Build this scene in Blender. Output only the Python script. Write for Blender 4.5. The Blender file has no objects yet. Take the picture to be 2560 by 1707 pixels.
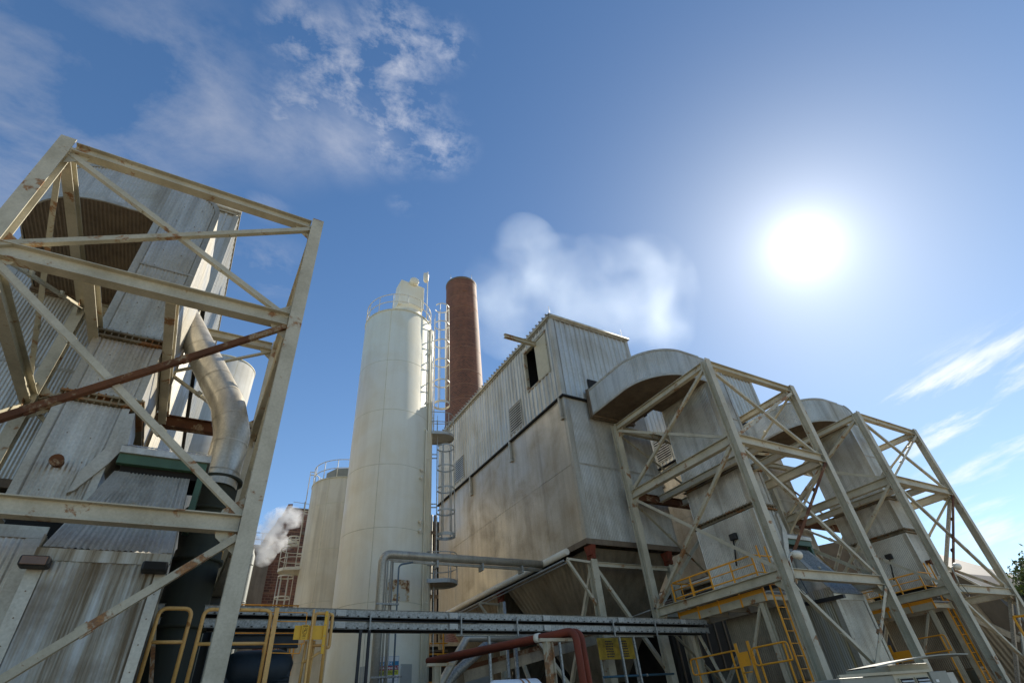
import bpy, bmesh, math, random
from mathutils import Vector, Matrix
random.seed(7)
R = math.radians
scn = bpy.context.scene
COL = scn.collection
V = Vector

# ------------------------------------------------------------------ camera
# wide lens pitched up at the plant; x runs along the fronts, y away, z up
EYE = V((0, 0, 1.6)); F_PX = 1283.9; ROLL = -0.102058; PITCH = 0.6524; HEAD = 0.575662
fw = V((math.sin(HEAD)*math.cos(PITCH), math.cos(HEAD)*math.cos(PITCH), math.sin(PITCH)))
rt = V((math.cos(HEAD), -math.sin(HEAD), 0)); up = rt.cross(fw)
rt2 = rt*math.cos(ROLL)+up*math.sin(ROLL); up2 = up*math.cos(ROLL)-rt*math.sin(ROLL)
cam = bpy.data.cameras.new('camera'); co = bpy.data.objects.new('camera', cam); COL.objects.link(co)
M3 = Matrix((rt2, up2, -fw)).transposed()
co.matrix_world = Matrix.Translation(EYE) @ M3.to_4x4()
cam.sensor_width = 36; cam.lens = F_PX*36/2560; cam.clip_end = 3000; cam.clip_start = 0.05
scn.camera = co

# ------------------------------------------------------------------ helpers
def tag(o, label=None, cat=None, group=None, kind=None):
    if label: o['label'] = label
    if cat: o['category'] = cat
    if group: o['group'] = group
    if kind: o['kind'] = kind
    return o

def thing(name, loc, label, cat, group=None):
    o = bpy.data.objects.new(name, None); COL.objects.link(o)
    o.location = loc; o.empty_display_size = .2
    return tag(o, label, cat, group)

def wloc(o):
    v = V((0, 0, 0))
    while o is not None:
        v += o.location; o = o.parent
    return v

def copy_tree(o, loc=None, parent=None, skip=()):
    c = o.copy(); COL.objects.link(c)
    if parent is not None: c.parent = parent
    if loc is not None: c.location = loc
    for ch in list(o.children):
        if ch.name.split('.')[0] in skip: continue
        copy_tree(ch, None, c, skip)
    return c

class MB:
    """collects shapes in world coordinates, linked as ONE mesh object"""
    def __init__(s): s.v = []; s.f = []; s.sm = []; s.uv = {}
    def face(s, idx, smooth=False, uv=None):
        if uv: s.uv[len(s.f)] = uv
        s.f.append(tuple(idx)); s.sm.append(smooth)
    def poly(s, pts, smooth=False, uv=None):
        n = len(s.v); s.v += [V(p) for p in pts]; s.face(range(n, n+len(pts)), smooth, uv)
    def box(s, a, b):
        x0, y0, z0 = [min(a[i], b[i]) for i in range(3)]; x1, y1, z1 = [max(a[i], b[i]) for i in range(3)]
        n = len(s.v)
        s.v += [V(p) for p in ((x0,y0,z0),(x1,y0,z0),(x1,y1,z0),(x0,y1,z0),(x0,y0,z1),(x1,y0,z1),(x1,y1,z1),(x0,y1,z1))]
        for q in ((0,3,2,1),(4,5,6,7),(0,1,5,4),(1,2,6,5),(2,3,7,6),(3,0,4,7)): s.face([n+i for i in q])
        return s
    def prism(s, prof, p0, p1, upv=(0, 0, 1)):
        """profile (u,w) swept from p0 to p1; u is sideways, w is along upv"""
        p0 = V(p0); p1 = V(p1); d = (p1-p0).normalized(); u = V(upv)
        if abs(d.dot(u)) > .999: u = V((1, 0, 0))
        sx = d.cross(u).normalized(); sy = sx.cross(d).normalized()
        n = len(s.v); k = len(prof)
        for p in (p0, p1): s.v += [p+sx*a+sy*b for a, b in prof]
        for i in range(k):
            j = (i+1) % k; s.face((n+i, n+j, n+k+j, n+k+i))
        s.face([n+i for i in range(k)][::-1]); s.face([n+k+i for i in range(k)])
        return s
    def bar(s, p0, p1, w, h=None, upv=(0, 0, 1)):
        h = h or w; return s.prism([(-w/2,-h/2),(w/2,-h/2),(w/2,h/2),(-w/2,h/2)], p0, p1, upv)
    def ibeam(s, p0, p1, w, h, t=.018, upv=(0, 0, 1)):
        a, b = w/2, h/2
        return s.prism([(-a,-b),(a,-b),(a,-b+t),(t/2,-b+t),(t/2,b-t),(a,b-t),(a,b),(-a,b),(-a,b-t),(-t/2,b-t),(-t/2,-b+t),(-a,-b+t)], p0, p1, upv)
    def channel(s, p0, p1, w, h, t=.016, upv=(0, 0, 1), flip=1):
        a, b = w/2*flip, h/2; t2 = t*flip
        return s.prism([(-a,-b),(a,-b),(a,-b+t),(-a+t2,-b+t),(-a+t2,b-t),(a,b-t),(a,b),(-a,b)][::flip], p0, p1, upv)
    def angle(s, p0, p1, w, t=.014, upv=(0, 0, 1), flip=1):
        a = w/2
        pr = [(-a,-a),(a,-a),(a,-a+t),(-a+t,-a+t),(-a+t,a),(-a,a)]
        if flip < 0: pr = [(-x, y) for x, y in pr][::-1]
        return s.prism(pr, p0, p1, upv)
    def tube(s, pts, r, seg=10, closed=False, cap=True, smooth=True):
        pts = [V(p) for p in pts]; m = len(pts); rs = r if isinstance(r, (list, tuple)) else [r]*m
        n = len(s.v); ref = None
        for i, p in enumerate(pts):
            if closed: d = (pts[(i+1) % m]-pts[i-1]).normalized()
            else: d = (pts[min(i+1, m-1)]-pts[max(i-1, 0)]).normalized()
            if ref is None:
                ref = d.orthogonal().normalized()
            ref = (ref-d*ref.dot(d)).normalized(); b = d.cross(ref)
            s.v += [p+(ref*math.cos(2*math.pi*k/seg)+b*math.sin(2*math.pi*k/seg))*rs[i] for k in range(seg)]
        for i in range(m if closed else m-1):
            o0 = n+i*seg; o1 = n+((i+1) % m)*seg
            for k in range(seg):
                kk = (k+1) % seg; s.face((o0+k, o0+kk, o1+kk, o1+k), smooth)
        if cap and not closed:
            s.face([n+k for k in range(seg)][::-1]); s.face([n+(m-1)*seg+k for k in range(seg)])
        return s
    def lathe(s, c, prof, seg=48, a0=0, a1=360, smooth=True, uvs=False):
        """prof: (radius, z) pairs turned about the vertical through c"""
        cx, cy = c; n = len(s.v); full = abs(a1-a0) >= 360; cols = seg if full else seg+1; k = len(prof)
        for i in range(cols):
            a = R(a0+(a1-a0)*i/seg)
            s.v += [V((cx+r*math.cos(a), cy+r*math.sin(a), z)) for r, z in prof]
        for i in range(seg):
            j = (i+1) % cols
            for q in range(k-1):
                uv = None
                if uvs:
                    u0 = R(a0+(a1-a0)*i/seg)*prof[0][0]; u1 = R(a0+(a1-a0)*(i+1)/seg)*prof[0][0]
                    uv = [(u0, prof[q][1]), (u1, prof[q][1]), (u1, prof[q+1][1]), (u0, prof[q+1][1])]
                s.face((n+i*k+q, n+j*k+q, n+j*k+q+1, n+i*k+q+1), smooth, uv)
        return s
    def disc(s, c, r, z, seg=48, up=True):
        pts = [(c[0]+r*math.cos(2*math.pi*i/seg), c[1]+r*math.sin(2*math.pi*i/seg), z) for i in range(seg)]
        s.poly(pts if up else pts[::-1]); return s
    def rib(s, path, z0, z1, pitch, depth, kind='sine', uzs=None):
        """corrugated sheet over a plan polyline; outward normal on the right of travel"""
        path = [V((p[0], p[1], 0)) for p in path]
        L = [0]
        for a, b in zip(path, path[1:]): L.append(L[-1]+(b-a).length)
        T = L[-1]; n = max(1, round(T/pitch)); pt = T/n
        if kind == 'sine': st = [(i/6., math.cos(i/6.*2*math.pi)*.5+.5) for i in range(6)]
        elif kind == 'trap': st = [(0, 0), (.62, 0), (.70, 1), (.92, 1)]
        else: st = [(0, 0), (.86, 0), (.9, 1), (.98, 1)]
        xs = [(i+u)*pt for i in range(n) for u, _ in st]+[T]; hs = [h for _ in range(n) for _, h in st]+[st[0][1]]
        base = len(s.v); seg = 0
        top = z1 if callable(z1) else (lambda t: z1); bot = z0 if callable(z0) else (lambda t: z0)
        for x, h in zip(xs, hs):
            while seg < len(path)-2 and x > L[seg+1]+1e-6: seg += 1
            a, b = path[seg], path[seg+1]; d = (b-a).normalized(); nn = V((d.y, -d.x, 0))
            p = a+d*(x-L[seg])+nn*(h*depth)
            s.v.append(V((p.x, p.y, bot(x/T)))); s.v.append(V((p.x, p.y, top(x/T))))
        for i in range(len(xs)-1):
            q = base+2*i; s.face((q, q+2, q+3, q+1), kind == 'sine')
        return s
    def ribquad(s, A, B, Ct, D, pitch, depth):
        """corrugated sheet on the quad A-B (bottom) D-C (top); ribs run A to D"""
        A, B, Ct, D = V(A), V(B), V(Ct), V(D); nrm = (B-A).cross(D-A).normalized()
        n = max(1, round((B-A).length/pitch)); base = len(s.v); m = n*6
        for i in range(m+1):
            t = i/m; h = (math.cos(i/6*2*math.pi)*.5+.5)*depth
            s.v.append(A.lerp(B, t)+nrm*h); s.v.append(D.lerp(Ct, t)+nrm*h)
        for i in range(m):
            q = base+2*i; s.face((q, q+2, q+3, q+1), True)
        return s
    def extrude(s, poly, z0, z1):
        """plan polygon (counter-clockwise) between two heights"""
        n = len(s.v); k = len(poly)
        s.v += [V((x, y, z0)) for x, y in poly]+[V((x, y, z1)) for x, y in poly]
        for i in range(k):
            j = (i+1) % k; s.face((n+i, n+j, n+k+j, n+k+i))
        s.face([n+i for i in range(k)][::-1]); s.face([n+k+i for i in range(k)])
        return s
    def extrude_y(s, poly, y0, y1):
        """xz polygon between two depths"""
        n = len(s.v); k = len(poly)
        s.v += [V((x, y0, z)) for x, z in poly]+[V((x, y1, z)) for x, z in poly]
        for i in range(k):
            j = (i+1) % k; s.face((n+i, n+j, n+k+j, n+k+i))
        s.face([n+i for i in range(k)]); s.face([n+k+i for i in range(k)][::-1])
        return s
    def extrude_x(s, poly, x0, x1):
        n = len(s.v); k = len(poly)
        s.v += [V((x0, y, z)) for y, z in poly]+[V((x1, y, z)) for y, z in poly]
        for i in range(k):
            j = (i+1) % k; s.face((n+i, n+j, n+k+j, n+k+i))
        s.face([n+i for i in range(k)]); s.face([n+k+i for i in range(k)][::-1])
        return s
    def dot(s, p, nrm, r=.012, h=.008):
        p = V(p); nrm = V(nrm).normalized(); s.tube([p, p+nrm*h], r, 6, smooth=False); return s
    def build(s, name, mat, parent=None, bevel=0):
        me = bpy.data.meshes.new(name); off = wloc(parent) if parent is not None else V((0, 0, 0))
        me.from_pydata([p-off for p in s.v], [], s.f)
        me.polygons.foreach_set('use_smooth', s.sm)
        if s.uv:
            ul = me.uv_layers.new(name='uv')
            for fi, uv in s.uv.items():
                for li, c in zip(me.polygons[fi].loop_indices, uv): ul.data[li].uv = c
        me.materials.append(mat); me.update()
        bm = bmesh.new(); bm.from_mesh(me)
        bmesh.ops.recalc_face_normals(bm, faces=bm.faces) if not getattr(s, 'keepn', False) else None
        bm.to_mesh(me); bm.free()
        o = bpy.data.objects.new(name, me); COL.objects.link(o)
        if parent is not None: o.parent = parent
        if bevel:
            md = o.modifiers.new('bevel', 'BEVEL'); md.width = bevel; md.segments = 2; md.limit_method = 'ANGLE'
        return o

def arc(cx, cy, r, a0, a1, n):
    return [(cx+r*math.cos(R(a0+(a1-a0)*i/n)), cy+r*math.sin(R(a0+(a1-a0)*i/n))) for i in range(n+1)]

def bend(pts, r, n=6):
    """rounded polyline"""
    pts = [V(p) for p in pts]; out = [pts[0]]
    for a, b, c in zip(pts, pts[1:], pts[2:]):
        d0 = (a-b).normalized(); d1 = (c-b).normalized(); h = r/math.tan(max(.05, d0.angle(d1)/2)) if d0.angle(d1) < 3.1 else 0
        h = min(h, (a-b).length*.49, (c-b).length*.49); p, q = b+d0*h, b+d1*h
        for i in range(n+1):
            t = i/n; out.append(p*(1-t)**2+b*2*t*(1-t)+q*t*t)
    out.append(pts[-1]); return out

# ------------------------------------------------------------------ materials
def mat(name):
    m = bpy.data.materials.new(name); m.use_nodes = True; nt = m.node_tree
    return m, nt, nt.nodes['Principled BSDF']
def N(nt, t, **kw):
    n = nt.nodes.new(t)
    for k, v in kw.items():
        if k in n.inputs: n.inputs[k].default_value = v
        else: setattr(n, k, v)
    return n
def ramp(nt, stops, src=None):
    n = nt.nodes.new('ShaderNodeValToRGB'); e = n.color_ramp.elements
    while len(e) > 1: e.remove(e[0])
    for i, (p, c) in enumerate(stops):
        el = e[0] if i == 0 else e.new(p)
        el.position = p; el.color = (c, c, c, 1) if isinstance(c, (int, float)) else (*c, 1)
    if src: nt.links.new(src, n.inputs[0])
    return n
def mixc(nt, fac, a, b, typ='MIX'):
    n = nt.nodes.new('ShaderNodeMix'); n.data_type = 'RGBA'; n.blend_type = typ
    for sock, v in ((n.inputs[0], fac), (n.inputs[6], a), (n.inputs[7], b)):
        if hasattr(v, 'links') or hasattr(v, 'is_linked'): nt.links.new(v, sock)
        elif isinstance(v, (int, float)): sock.default_value = v
        else: sock.default_value = (*v, 1)
    return n.outputs[2]
def coord(nt, scale=(1, 1, 1), rnd=True):
    """object coordinates, shifted per object so that copies differ"""
    tc = nt.nodes.new('ShaderNodeTexCoord'); mp = nt.nodes.new('ShaderNodeMapping')
    mp.inputs['Scale'].default_value = scale
    if rnd:
        oi = nt.nodes.new('ShaderNodeObjectInfo'); mu = nt.nodes.new('ShaderNodeVectorMath'); mu.operation = 'SCALE'
        nt.links.new(oi.outputs['Random'], mu.inputs['Scale']); mu.inputs[0].default_value = (17, 31, 23)
        ad = nt.nodes.new('ShaderNodeVectorMath'); ad.operation = 'ADD'
        nt.links.new(tc.outputs['Object'], ad.inputs[0]); nt.links.new(mu.outputs[0], ad.inputs[1])
        nt.links.new(ad.outputs[0], mp.inputs[0])
    else: nt.links.new(tc.outputs['Object'], mp.inputs[0])
    return mp.outputs[0]
def noise(nt, vec, scale, detail=5, rough=.6, dist=0):
    n = N(nt, 'ShaderNodeTexNoise', Scale=scale, Detail=detail, Roughness=rough, Distortion=dist)
    nt.links.new(vec, n.inputs['Vector']); return n.outputs[0]
def bump(nt, h, strength, dist, b):
    n = N(nt, 'ShaderNodeBump', Strength=strength, Distance=dist); nt.links.new(h, n.inputs['Height'])
    nt.links.new(n.outputs[0], b.inputs['Normal']); return n

def m_sheet(name, base, warm, dirt, metal=.25, rough=.5, streak=.5, rust=0.0, dark=.45):
    """weathered metal cladding: run-down streaks, blotches, a little rust"""
    m, nt, b = mat(name)
    c1 = coord(nt, (1, 1, .06)); c0 = coord(nt)
    s1 = noise(nt, c1, 3.2, 5, .55); s2 = noise(nt, c0, .55, 5, .6, .4); s3 = noise(nt, c0, 22, 3, .6)
    r1 = ramp(nt, [(.46, 0), (.80, 1)], s1); r2 = ramp(nt, [(.42, 0), (.66, 1)], s2)
    c = mixc(nt, r2.outputs[0], base, warm)
    mu = nt.nodes.new('ShaderNodeMath'); mu.operation = 'MULTIPLY'; nt.links.new(r1.outputs[0], mu.inputs[0]); mu.inputs[1].default_value = streak
    c = mixc(nt, mu.outputs[0], c, dirt)
    r3 = ramp(nt, [(.3, .82 if metal > 0 else .96), (.7, 1.06 if metal > 0 else 1.01)], s3)
    c = mixc(nt, 1.0, c, r3.outputs[0], 'MULTIPLY')
    if rust:
        n4 = noise(nt, coord(nt, (1, 1, .45)), 3.1, 8, .72); r4 = ramp(nt, [(1-rust, 0), (1-rust+.06, 1)], n4)
        c = mixc(nt, r4.outputs[0], c, (.16, .065, .02))
    nt.links.new(c, b.inputs['Base Color']); b.inputs['Metallic'].default_value = metal
    rr = ramp(nt, [(.3, max(.2, rough-.08)), (.7, min(1, rough+.2))], s2); nt.links.new(rr.outputs[0], b.inputs['Roughness'])
    bump(nt, s2, .25, .05, b)
    return m

def m_steel(name, base, rustamt=.38, rough=.55, dirt=(.20, .17, .10), dirtamt=.5, rustc=((.36, .15, .03), (.13, .042, .010))):
    """painted steel with rust patches and grime"""
    m, nt, b = mat(name); c0 = coord(nt)
    g = noise(nt, c0, 1.3, 6, .65); r = noise(nt, c0, 1.7, 10, .68, .4); f = noise(nt, c0, 30, 3, .6)
    rg = ramp(nt, [(.42, 0), (.72, dirtamt)], g)
    c = mixc(nt, rg.outputs[0], base, dirt)
    rr = ramp(nt, [(1-rustamt, 0), (1-rustamt+.045, .85)], r)
    rc = mixc(nt, ramp(nt, [(.35, 0), (.65, 1)], f).outputs[0], rustc[0], rustc[1])
    c = mixc(nt, rr.outputs[0], c, rc)
    c = mixc(nt, 1.0, c, ramp(nt, [(.3, .88), (.7, 1.05)], f).outputs[0], 'MULTIPLY')
    nt.links.new(c, b.inputs['Base Color'])
    nt.links.new(ramp(nt, [(0, rough), (1, .9)], rr.outputs[0]).outputs[0], b.inputs['Roughness'])
    bump(nt, f, .12, .01, b)
    return m

def m_plain(name, c, rough=.6, metal=0, var=.25, scale=4, bmp=.1):
    m, nt, b = mat(name); n = noise(nt, coord(nt), scale, 6, .65)
    k = mixc(nt, 1.0, c, ramp(nt, [(.3, 1-var), (.7, 1+var*.4)], n).outputs[0], 'MULTIPLY')
    nt.links.new(k, b.inputs['Base Color']); b.inputs['Roughness'].default_value = rough; b.inputs['Metallic'].default_value = metal
    bump(nt, n, bmp, .01, b); return m

SHEET = m_sheet('weathered_aluminium_sheet', (.58, .55, .475), (.43, .39, .31), (.15, .12, .08), .45, .38, .65, .24)
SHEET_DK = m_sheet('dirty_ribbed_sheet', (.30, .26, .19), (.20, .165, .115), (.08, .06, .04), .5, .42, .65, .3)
PENT = m_sheet('ribbed_grey_cladding', (.60, .575, .50), (.48, .455, .39), (.17, .14, .10), .5, .38, .55)
BODY = m_sheet('smooth_stained_cladding', (.56, .50, .40), (.42, .35, .25), (.15, .115, .075), .6, .36, .42, .2)
TRIM = m_sheet('grey_metal_trim', (.50, .47, .39), (.39, .36, .29), (.15, .12, .08), .4, .4, .6, .3)
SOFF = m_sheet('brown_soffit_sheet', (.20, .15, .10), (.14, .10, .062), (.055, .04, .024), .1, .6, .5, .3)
CREAM = m_steel('cream_painted_steel', (.51, .465, .345), .40)
CREAM2 = m_steel('rusty_cream_steel', (.47, .425, .305), .455)
RUSTY = m_steel('rusted_steel', (.13, .048, .016), .47, .95, (.04, .017, .008), .9, ((.36, .30, .19), (.20, .08, .02)))
SILO = m_sheet('white_silo_paint', (.84, .79, .63), (.79, .71, .52), (.52, .44, .30), 0, .4, .26)
SEAM = m_plain('weld_seam_grime', (.66, .61, .44), .6)
SILOW = m_sheet('stained_cream_silo_paint', (.76, .68, .50), (.68, .58, .40), (.22, .17, .10), 0, .5, .5)
GALV = m_plain('galvanised_steel', (.33, .335, .31), .42, .35, .6, 22, .05)
GALVL = m_plain('light_galvanised_steel', (.46, .46, .42), .45, .2, .2, 10, .05)
WHITE = m_steel('white_painted_steel', (.76, .71, .58), .26, .5, (.35, .3, .2), .3)
YELL = m_steel('yellow_safety_paint', (.86, .37, .02), .36, .5, (.35, .15, .02), .4)
YELL2 = m_steel('pale_worn_yellow_paint', (.70, .42, .13), .40, .5, (.38, .17, .05), .5)
YPLATE = m_plain('yellow_plate', (.74, .42, .02), .5, 0, .15)
REDP = m_steel('red_oxide_pipe', (.19, .034, .012), .42, .8, (.07, .018, .008), .7, ((.16, .06, .02), (.06, .022, .01)))
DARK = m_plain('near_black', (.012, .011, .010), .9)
DKGRN = m_sheet('dark_green_vessel_paint', (.03, .035, .02), (.04, .038, .022), (.012, .011, .008), 0, .75, .5)
GREEN = m_plain('green_painted_frame', (.045, .10, .055), .5)
BLUEK = m_plain('dark_blue_tarpaulin', (.012, .022, .028), .6, 0, .5, 3)
BEIGE = m_sheet('cream_duct_cladding', (.64, .58, .46), (.46, .40, .30), (.12, .095, .06), .5, .36, .6, .3)
CONC = m_sheet('grey_concrete', (.45, .44, .40), (.40, .38, .33), (.18, .16, .12), 0, .85, .5)
RUBBER = m_plain('black_rubber', (.02, .02, .02), .6)
GLASSY = m_plain('amber_lens', (.16, .09, .05), .25)
EBOX = m_plain('beige_enclosure_paint', (.40, .37, .27), .5, 0, .15)
GREYBOX = m_plain('grey_enclosure_paint', (.22, .23, .20), .5, 0, .15)
PALE = m_plain('pale_touched_up_paint', (.44, .43, .37), .6, 0, .08)

def m_brick():
    m, nt, b = mat('red_brick'); uv = nt.nodes.new('ShaderNodeUVMap')
    br = N(nt, 'ShaderNodeTexBrick', Scale=1.0); br.inputs['Brick Width'].default_value = .42; br.inputs['Row Height'].default_value = .19
    br.inputs['Mortar Size'].default_value = .026; br.inputs['Color1'].default_value = (.21, .068, .03, 1)
    br.inputs['Color2'].default_value = (.095, .034, .016, 1); br.inputs['Mortar'].default_value = (.26, .13, .07, 1)
    nt.links.new(uv.outputs[0], br.inputs['Vector'])
    n = noise(nt, coord(nt, (1, 1, .4)), .35, 6, .6); c = mixc(nt, 1., br.outputs[0], ramp(nt, [(.3, .55), (.7, 1.2)], n).outputs[0], 'MULTIPLY')
    # rows of paler header bricks every few metres, as bands
    sp = nt.nodes.new('ShaderNodeSeparateXYZ'); nt.links.new(uv.outputs[0], sp.inputs[0])
    mo = N(nt, 'ShaderNodeMath', operation='PINGPONG'); mo.inputs[1].default_value = 1.15; nt.links.new(sp.outputs[1], mo.inputs[0])
    rb = ramp(nt, [(.0, 1), (.07, 0)], mo.outputs[0])
    c = mixc(nt, rb.outputs[0], c, (.26, .12, .06))
    nt.links.new(c, b.inputs['Base Color']); b.inputs['Roughness'].default_value = .7
    bump(nt, br.outputs[1], -.9, .06, b); return m
DARKFILL = m_plain('dark_fill', (.035, .03, .023), .85)  # near-black fill, deep shade of the lower yard put into the colour
BRICK = m_brick()
EXPF = m_steel('grimy_flange_steel', (.22, .18, .11), .45, .75, (.06, .045, .025), .9)

def m_stain():
    """big lower box: white ribbed sheet with strong brown run-down streaks"""
    m, nt, b = mat('streaked_white_sheet'); n = noise(nt, coord(nt, (1, 1, .05)), 4.2, 8, .7)
    c = ramp(nt, [(.36, (.50, .52, .50)), (.50, (.36, .34, .28)), (.60, (.17, .13, .075)), (.72, (.07, .05, .03))], n)
    n2 = noise(nt, coord(nt), 1.2, 5, .6)
    k = mixc(nt, ramp(nt, [(.45, 0), (.7, .7)], n2).outputs[0], c.outputs[0], (.13, .09, .045))
    nt.links.new(k, b.inputs['Base Color']); b.inputs['Roughness'].default_value = .5; b.inputs['Metallic'].default_value = .2; return m
STAIN = m_stain()
def m_ystain():
    m, nt, b = mat('sulphur_stained_sheet'); n = noise(nt, coord(nt, (1, 1, .08)), 2.6, 6, .6)
    c = ramp(nt, [(.40, (.36, .34, .29)), (.58, (.30, .25, .15)), (.66, (.42, .27, .03))], n)
    nt.links.new(c.outputs[0], b.inputs['Base Color']); b.inputs['Roughness'].default_value = .5; b.inputs['Metallic'].default_value = .2; return m
YSTAIN = m_ystain()
def m_patch():
    m, nt, b = mat('rust_blistered_patch'); n = noise(nt, coord(nt), 3.2, 9, .7)
    c = ramp(nt, [(.50, (.62, .60, .50)), (.56, (.50, .36, .18)), (.62, (.20, .08, .03))], n)
    nt.links.new(c.outputs[0], b.inputs['Base Color']); b.inputs['Roughness'].default_value = .7; return m
PATCH = m_patch()

# ------------------------------------------------------------------ sun, sky, air
SAZ, SEL = R(72.1), R(37.4)            # azimuth from +y towards +x
sd = V((math.sin(SAZ)*math.cos(SEL), math.cos(SAZ)*math.cos(SEL), math.sin(SEL)))
sun = bpy.data.lights.new('sun', 'SUN'); sun.energy = 5.0; sun.angle = R(.5); sun.color = (1, .93, .80)
so = bpy.data.objects.new('sun', sun); COL.objects.link(so)
so.rotation_euler = (-sd).to_track_quat('-Z', 'Y').to_euler()

def world():
    w = bpy.data.worlds.new('World'); scn.world = w; w.use_nodes = True; nt = w.node_tree; nt.nodes.clear()
    L = nt.links.new
    out = nt.nodes.new('ShaderNodeOutputWorld'); bg = nt.nodes.new('ShaderNodeBackground'); L(bg.outputs[0], out.inputs[0])
    sky = nt.nodes.new('ShaderNodeTexSky'); sky.sky_type = 'NISHITA'; sky.sun_disc = False
    sky.sun_elevation = SEL; sky.sun_rotation = SAZ; sky.altitude = 0; sky.air_density = 1.0; sky.dust_density = .25; sky.ozone_density = 1.8
    tc = nt.nodes.new('ShaderNodeTexCoord'); d = tc.outputs['Generated']
    def math_(op, a, b=None, c=None):
        n = nt.nodes.new('ShaderNodeMath'); n.operation = op
        for i, v in enumerate((a, b, c)):
            if v is None: continue
            if isinstance(v, (int, float)): n.inputs[i].default_value = v
            else: L(v, n.inputs[i])
        return n.outputs[0]
    def dot(vec):
        n = nt.nodes.new('ShaderNodeVectorMath'); n.operation = 'DOT_PRODUCT'; L(d, n.inputs[0]); n.inputs[1].default_value = vec; return n.outputs['Value']
    sp = nt.nodes.new('ShaderNodeSeparateXYZ'); L(d, sp.inputs[0])
    # high cloud sheet: direction projected on a plane overhead
    zz = math_('MAXIMUM', sp.outputs[2], .06)
    px = math_('DIVIDE', sp.outputs[0], zz); py = math_('DIVIDE', sp.outputs[1], zz)
    cb = nt.nodes.new('ShaderNodeCombineXYZ'); L(px, cb.inputs[0]); L(py, cb.inputs[1])
    def cloud(rot, sc, scale, det, rough, dist, lo, hi, seed):
        mp = nt.nodes.new('ShaderNodeMapping'); mp.vector_type = 'POINT'; mp.inputs['Rotation'].default_value = (0, 0, R(rot))
        mp.inputs['Scale'].default_value = sc; mp.inputs['Location'].default_value = (seed, seed*1.7, 0); L(cb.outputs[0], mp.inputs[0])
        n = N(nt, 'ShaderNodeTexNoise', Scale=scale, Detail=det, Roughness=rough, Distortion=dist); L(mp.outputs[0], n.inputs['Vector'])
        return ramp(nt, [(lo, 0), (hi, 1)], n.outputs[0]).outputs[0]
    def blob(px_, py_, r0, r1):
        """soft patch of sky (cloud bank) around one point of the cloud plane"""
        vx = math_('SUBTRACT', px, px_); vy = math_('SUBTRACT', py, py_)
        rr = math_('SQRT', math_('ADD', math_('MULTIPLY', vx, vx), math_('MULTIPLY', vy, vy)))
        mr = nt.nodes.new('ShaderNodeMapRange'); mr.interpolation_type = 'SMOOTHSTEP'
        L(rr, mr.inputs[0]); mr.inputs[1].default_value = r0; mr.inputs[2].default_value = r1; mr.inputs[3].default_value = 1; mr.inputs[4].default_value = 0
        return mr.outputs[0]
    CL = globals()['CLOUDS']
    tot = None
    for (lay, blobs, amt) in CL:
        c = cloud(*lay); m = None
        for b in blobs:
            q = blob(*b); m = q if m is None else math_('MAXIMUM', m, q)
        c = math_('MULTIPLY', math_('MULTIPLY', c, m), amt)
        tot = c if tot is None else math_('MAXIMUM', tot, c)
    az_ = math_('ARCTAN2', sp.outputs[0], sp.outputs[1]); el_ = math_('ARCSINE', sp.outputs[2])
    cb2 = nt.nodes.new('ShaderNodeCombineXYZ'); L(math_('MULTIPLY', az_, 3.4), cb2.inputs[0]); L(math_('MULTIPLY', math_('SUBTRACT', el_, math_('MULTIPLY', az_, .16)), 17), cb2.inputs[1])
    n = N(nt, 'ShaderNodeTexNoise', Scale=1.0, Detail=10, Roughness=.62, Distortion=.25); L(cb2.outputs[0], n.inputs['Vector'])
    def mr_(v, a, b, c0, c1):
        q = nt.nodes.new('ShaderNodeMapRange'); q.interpolation_type = 'SMOOTHSTEP'; L(v, q.inputs[0])
        for i, t in enumerate((a, b, c0, c1)): q.inputs[i+1].default_value = t
        return q.outputs[0]
    st_ = math_('MULTIPLY', mr_(n.outputs[0], .46, .66, 0, 1), math_('MULTIPLY', mr_(az_, R(66), R(74), 0, 1), mr_(el_, R(21), R(25), 1, 0)))
    tot = math_('MAXIMUM', tot, math_('MULTIPLY', st_, .75))
    # saturate the clear sky, lighten towards the horizon haze naturally through the model
    hs = N(nt, 'ShaderNodeHueSaturation', Saturation=1.22, Value=1.0); L(sky.outputs[0], hs.inputs['Color'])
    gm = mixc(nt, 1.0, hs.outputs[0], SKYTINT, 'MULTIPLY')
    ds = dot(tuple(sd)); fwd = math_('POWER', math_('MAXIMUM', ds, 0), 3.0)
    # even out the model's bright side; a little pale haze low down away from the sun
    sc_ = math_('MULTIPLY_ADD', fwd, -SUNSIDE, 1.0); cs = nt.nodes.new('ShaderNodeCombineColor')
    for i in range(3): L(sc_, cs.inputs[i])
    gm = mixc(nt, 1.0, gm, cs.outputs[0], 'MULTIPLY')
    hz = math_('MULTIPLY', math_('EXPONENT', math_('MULTIPLY', math_('MAXIMUM', sp.outputs[2], 0), -3.2)), HAZE)
    hc = nt.nodes.new('ShaderNodeCombineColor'); L(math_('MULTIPLY', hz, .80), hc.inputs[0]); L(math_('MULTIPLY', hz, .88), hc.inputs[1]); L(hz, hc.inputs[2])
    gm = mixc(nt, 1.0, gm, hc.outputs[0], 'ADD')
    cv = math_('MULTIPLY_ADD', fwd, CLOUDC[1], CLOUDC[0])
    cc = nt.nodes.new('ShaderNodeCombineColor'); L(math_('MULTIPLY', cv, .98), cc.inputs[0]); L(math_('MULTIPLY', cv, .98), cc.inputs[1]); L(math_('MULTIPLY', cv, 1.03), cc.inputs[2])
    c = mixc(nt, tot, gm, cc.outputs[0])
    # the sun's own glare in thin high haze
    ang = math_('ARCCOSINE', math_('MINIMUM', ds, .999999))
    g = None
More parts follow.
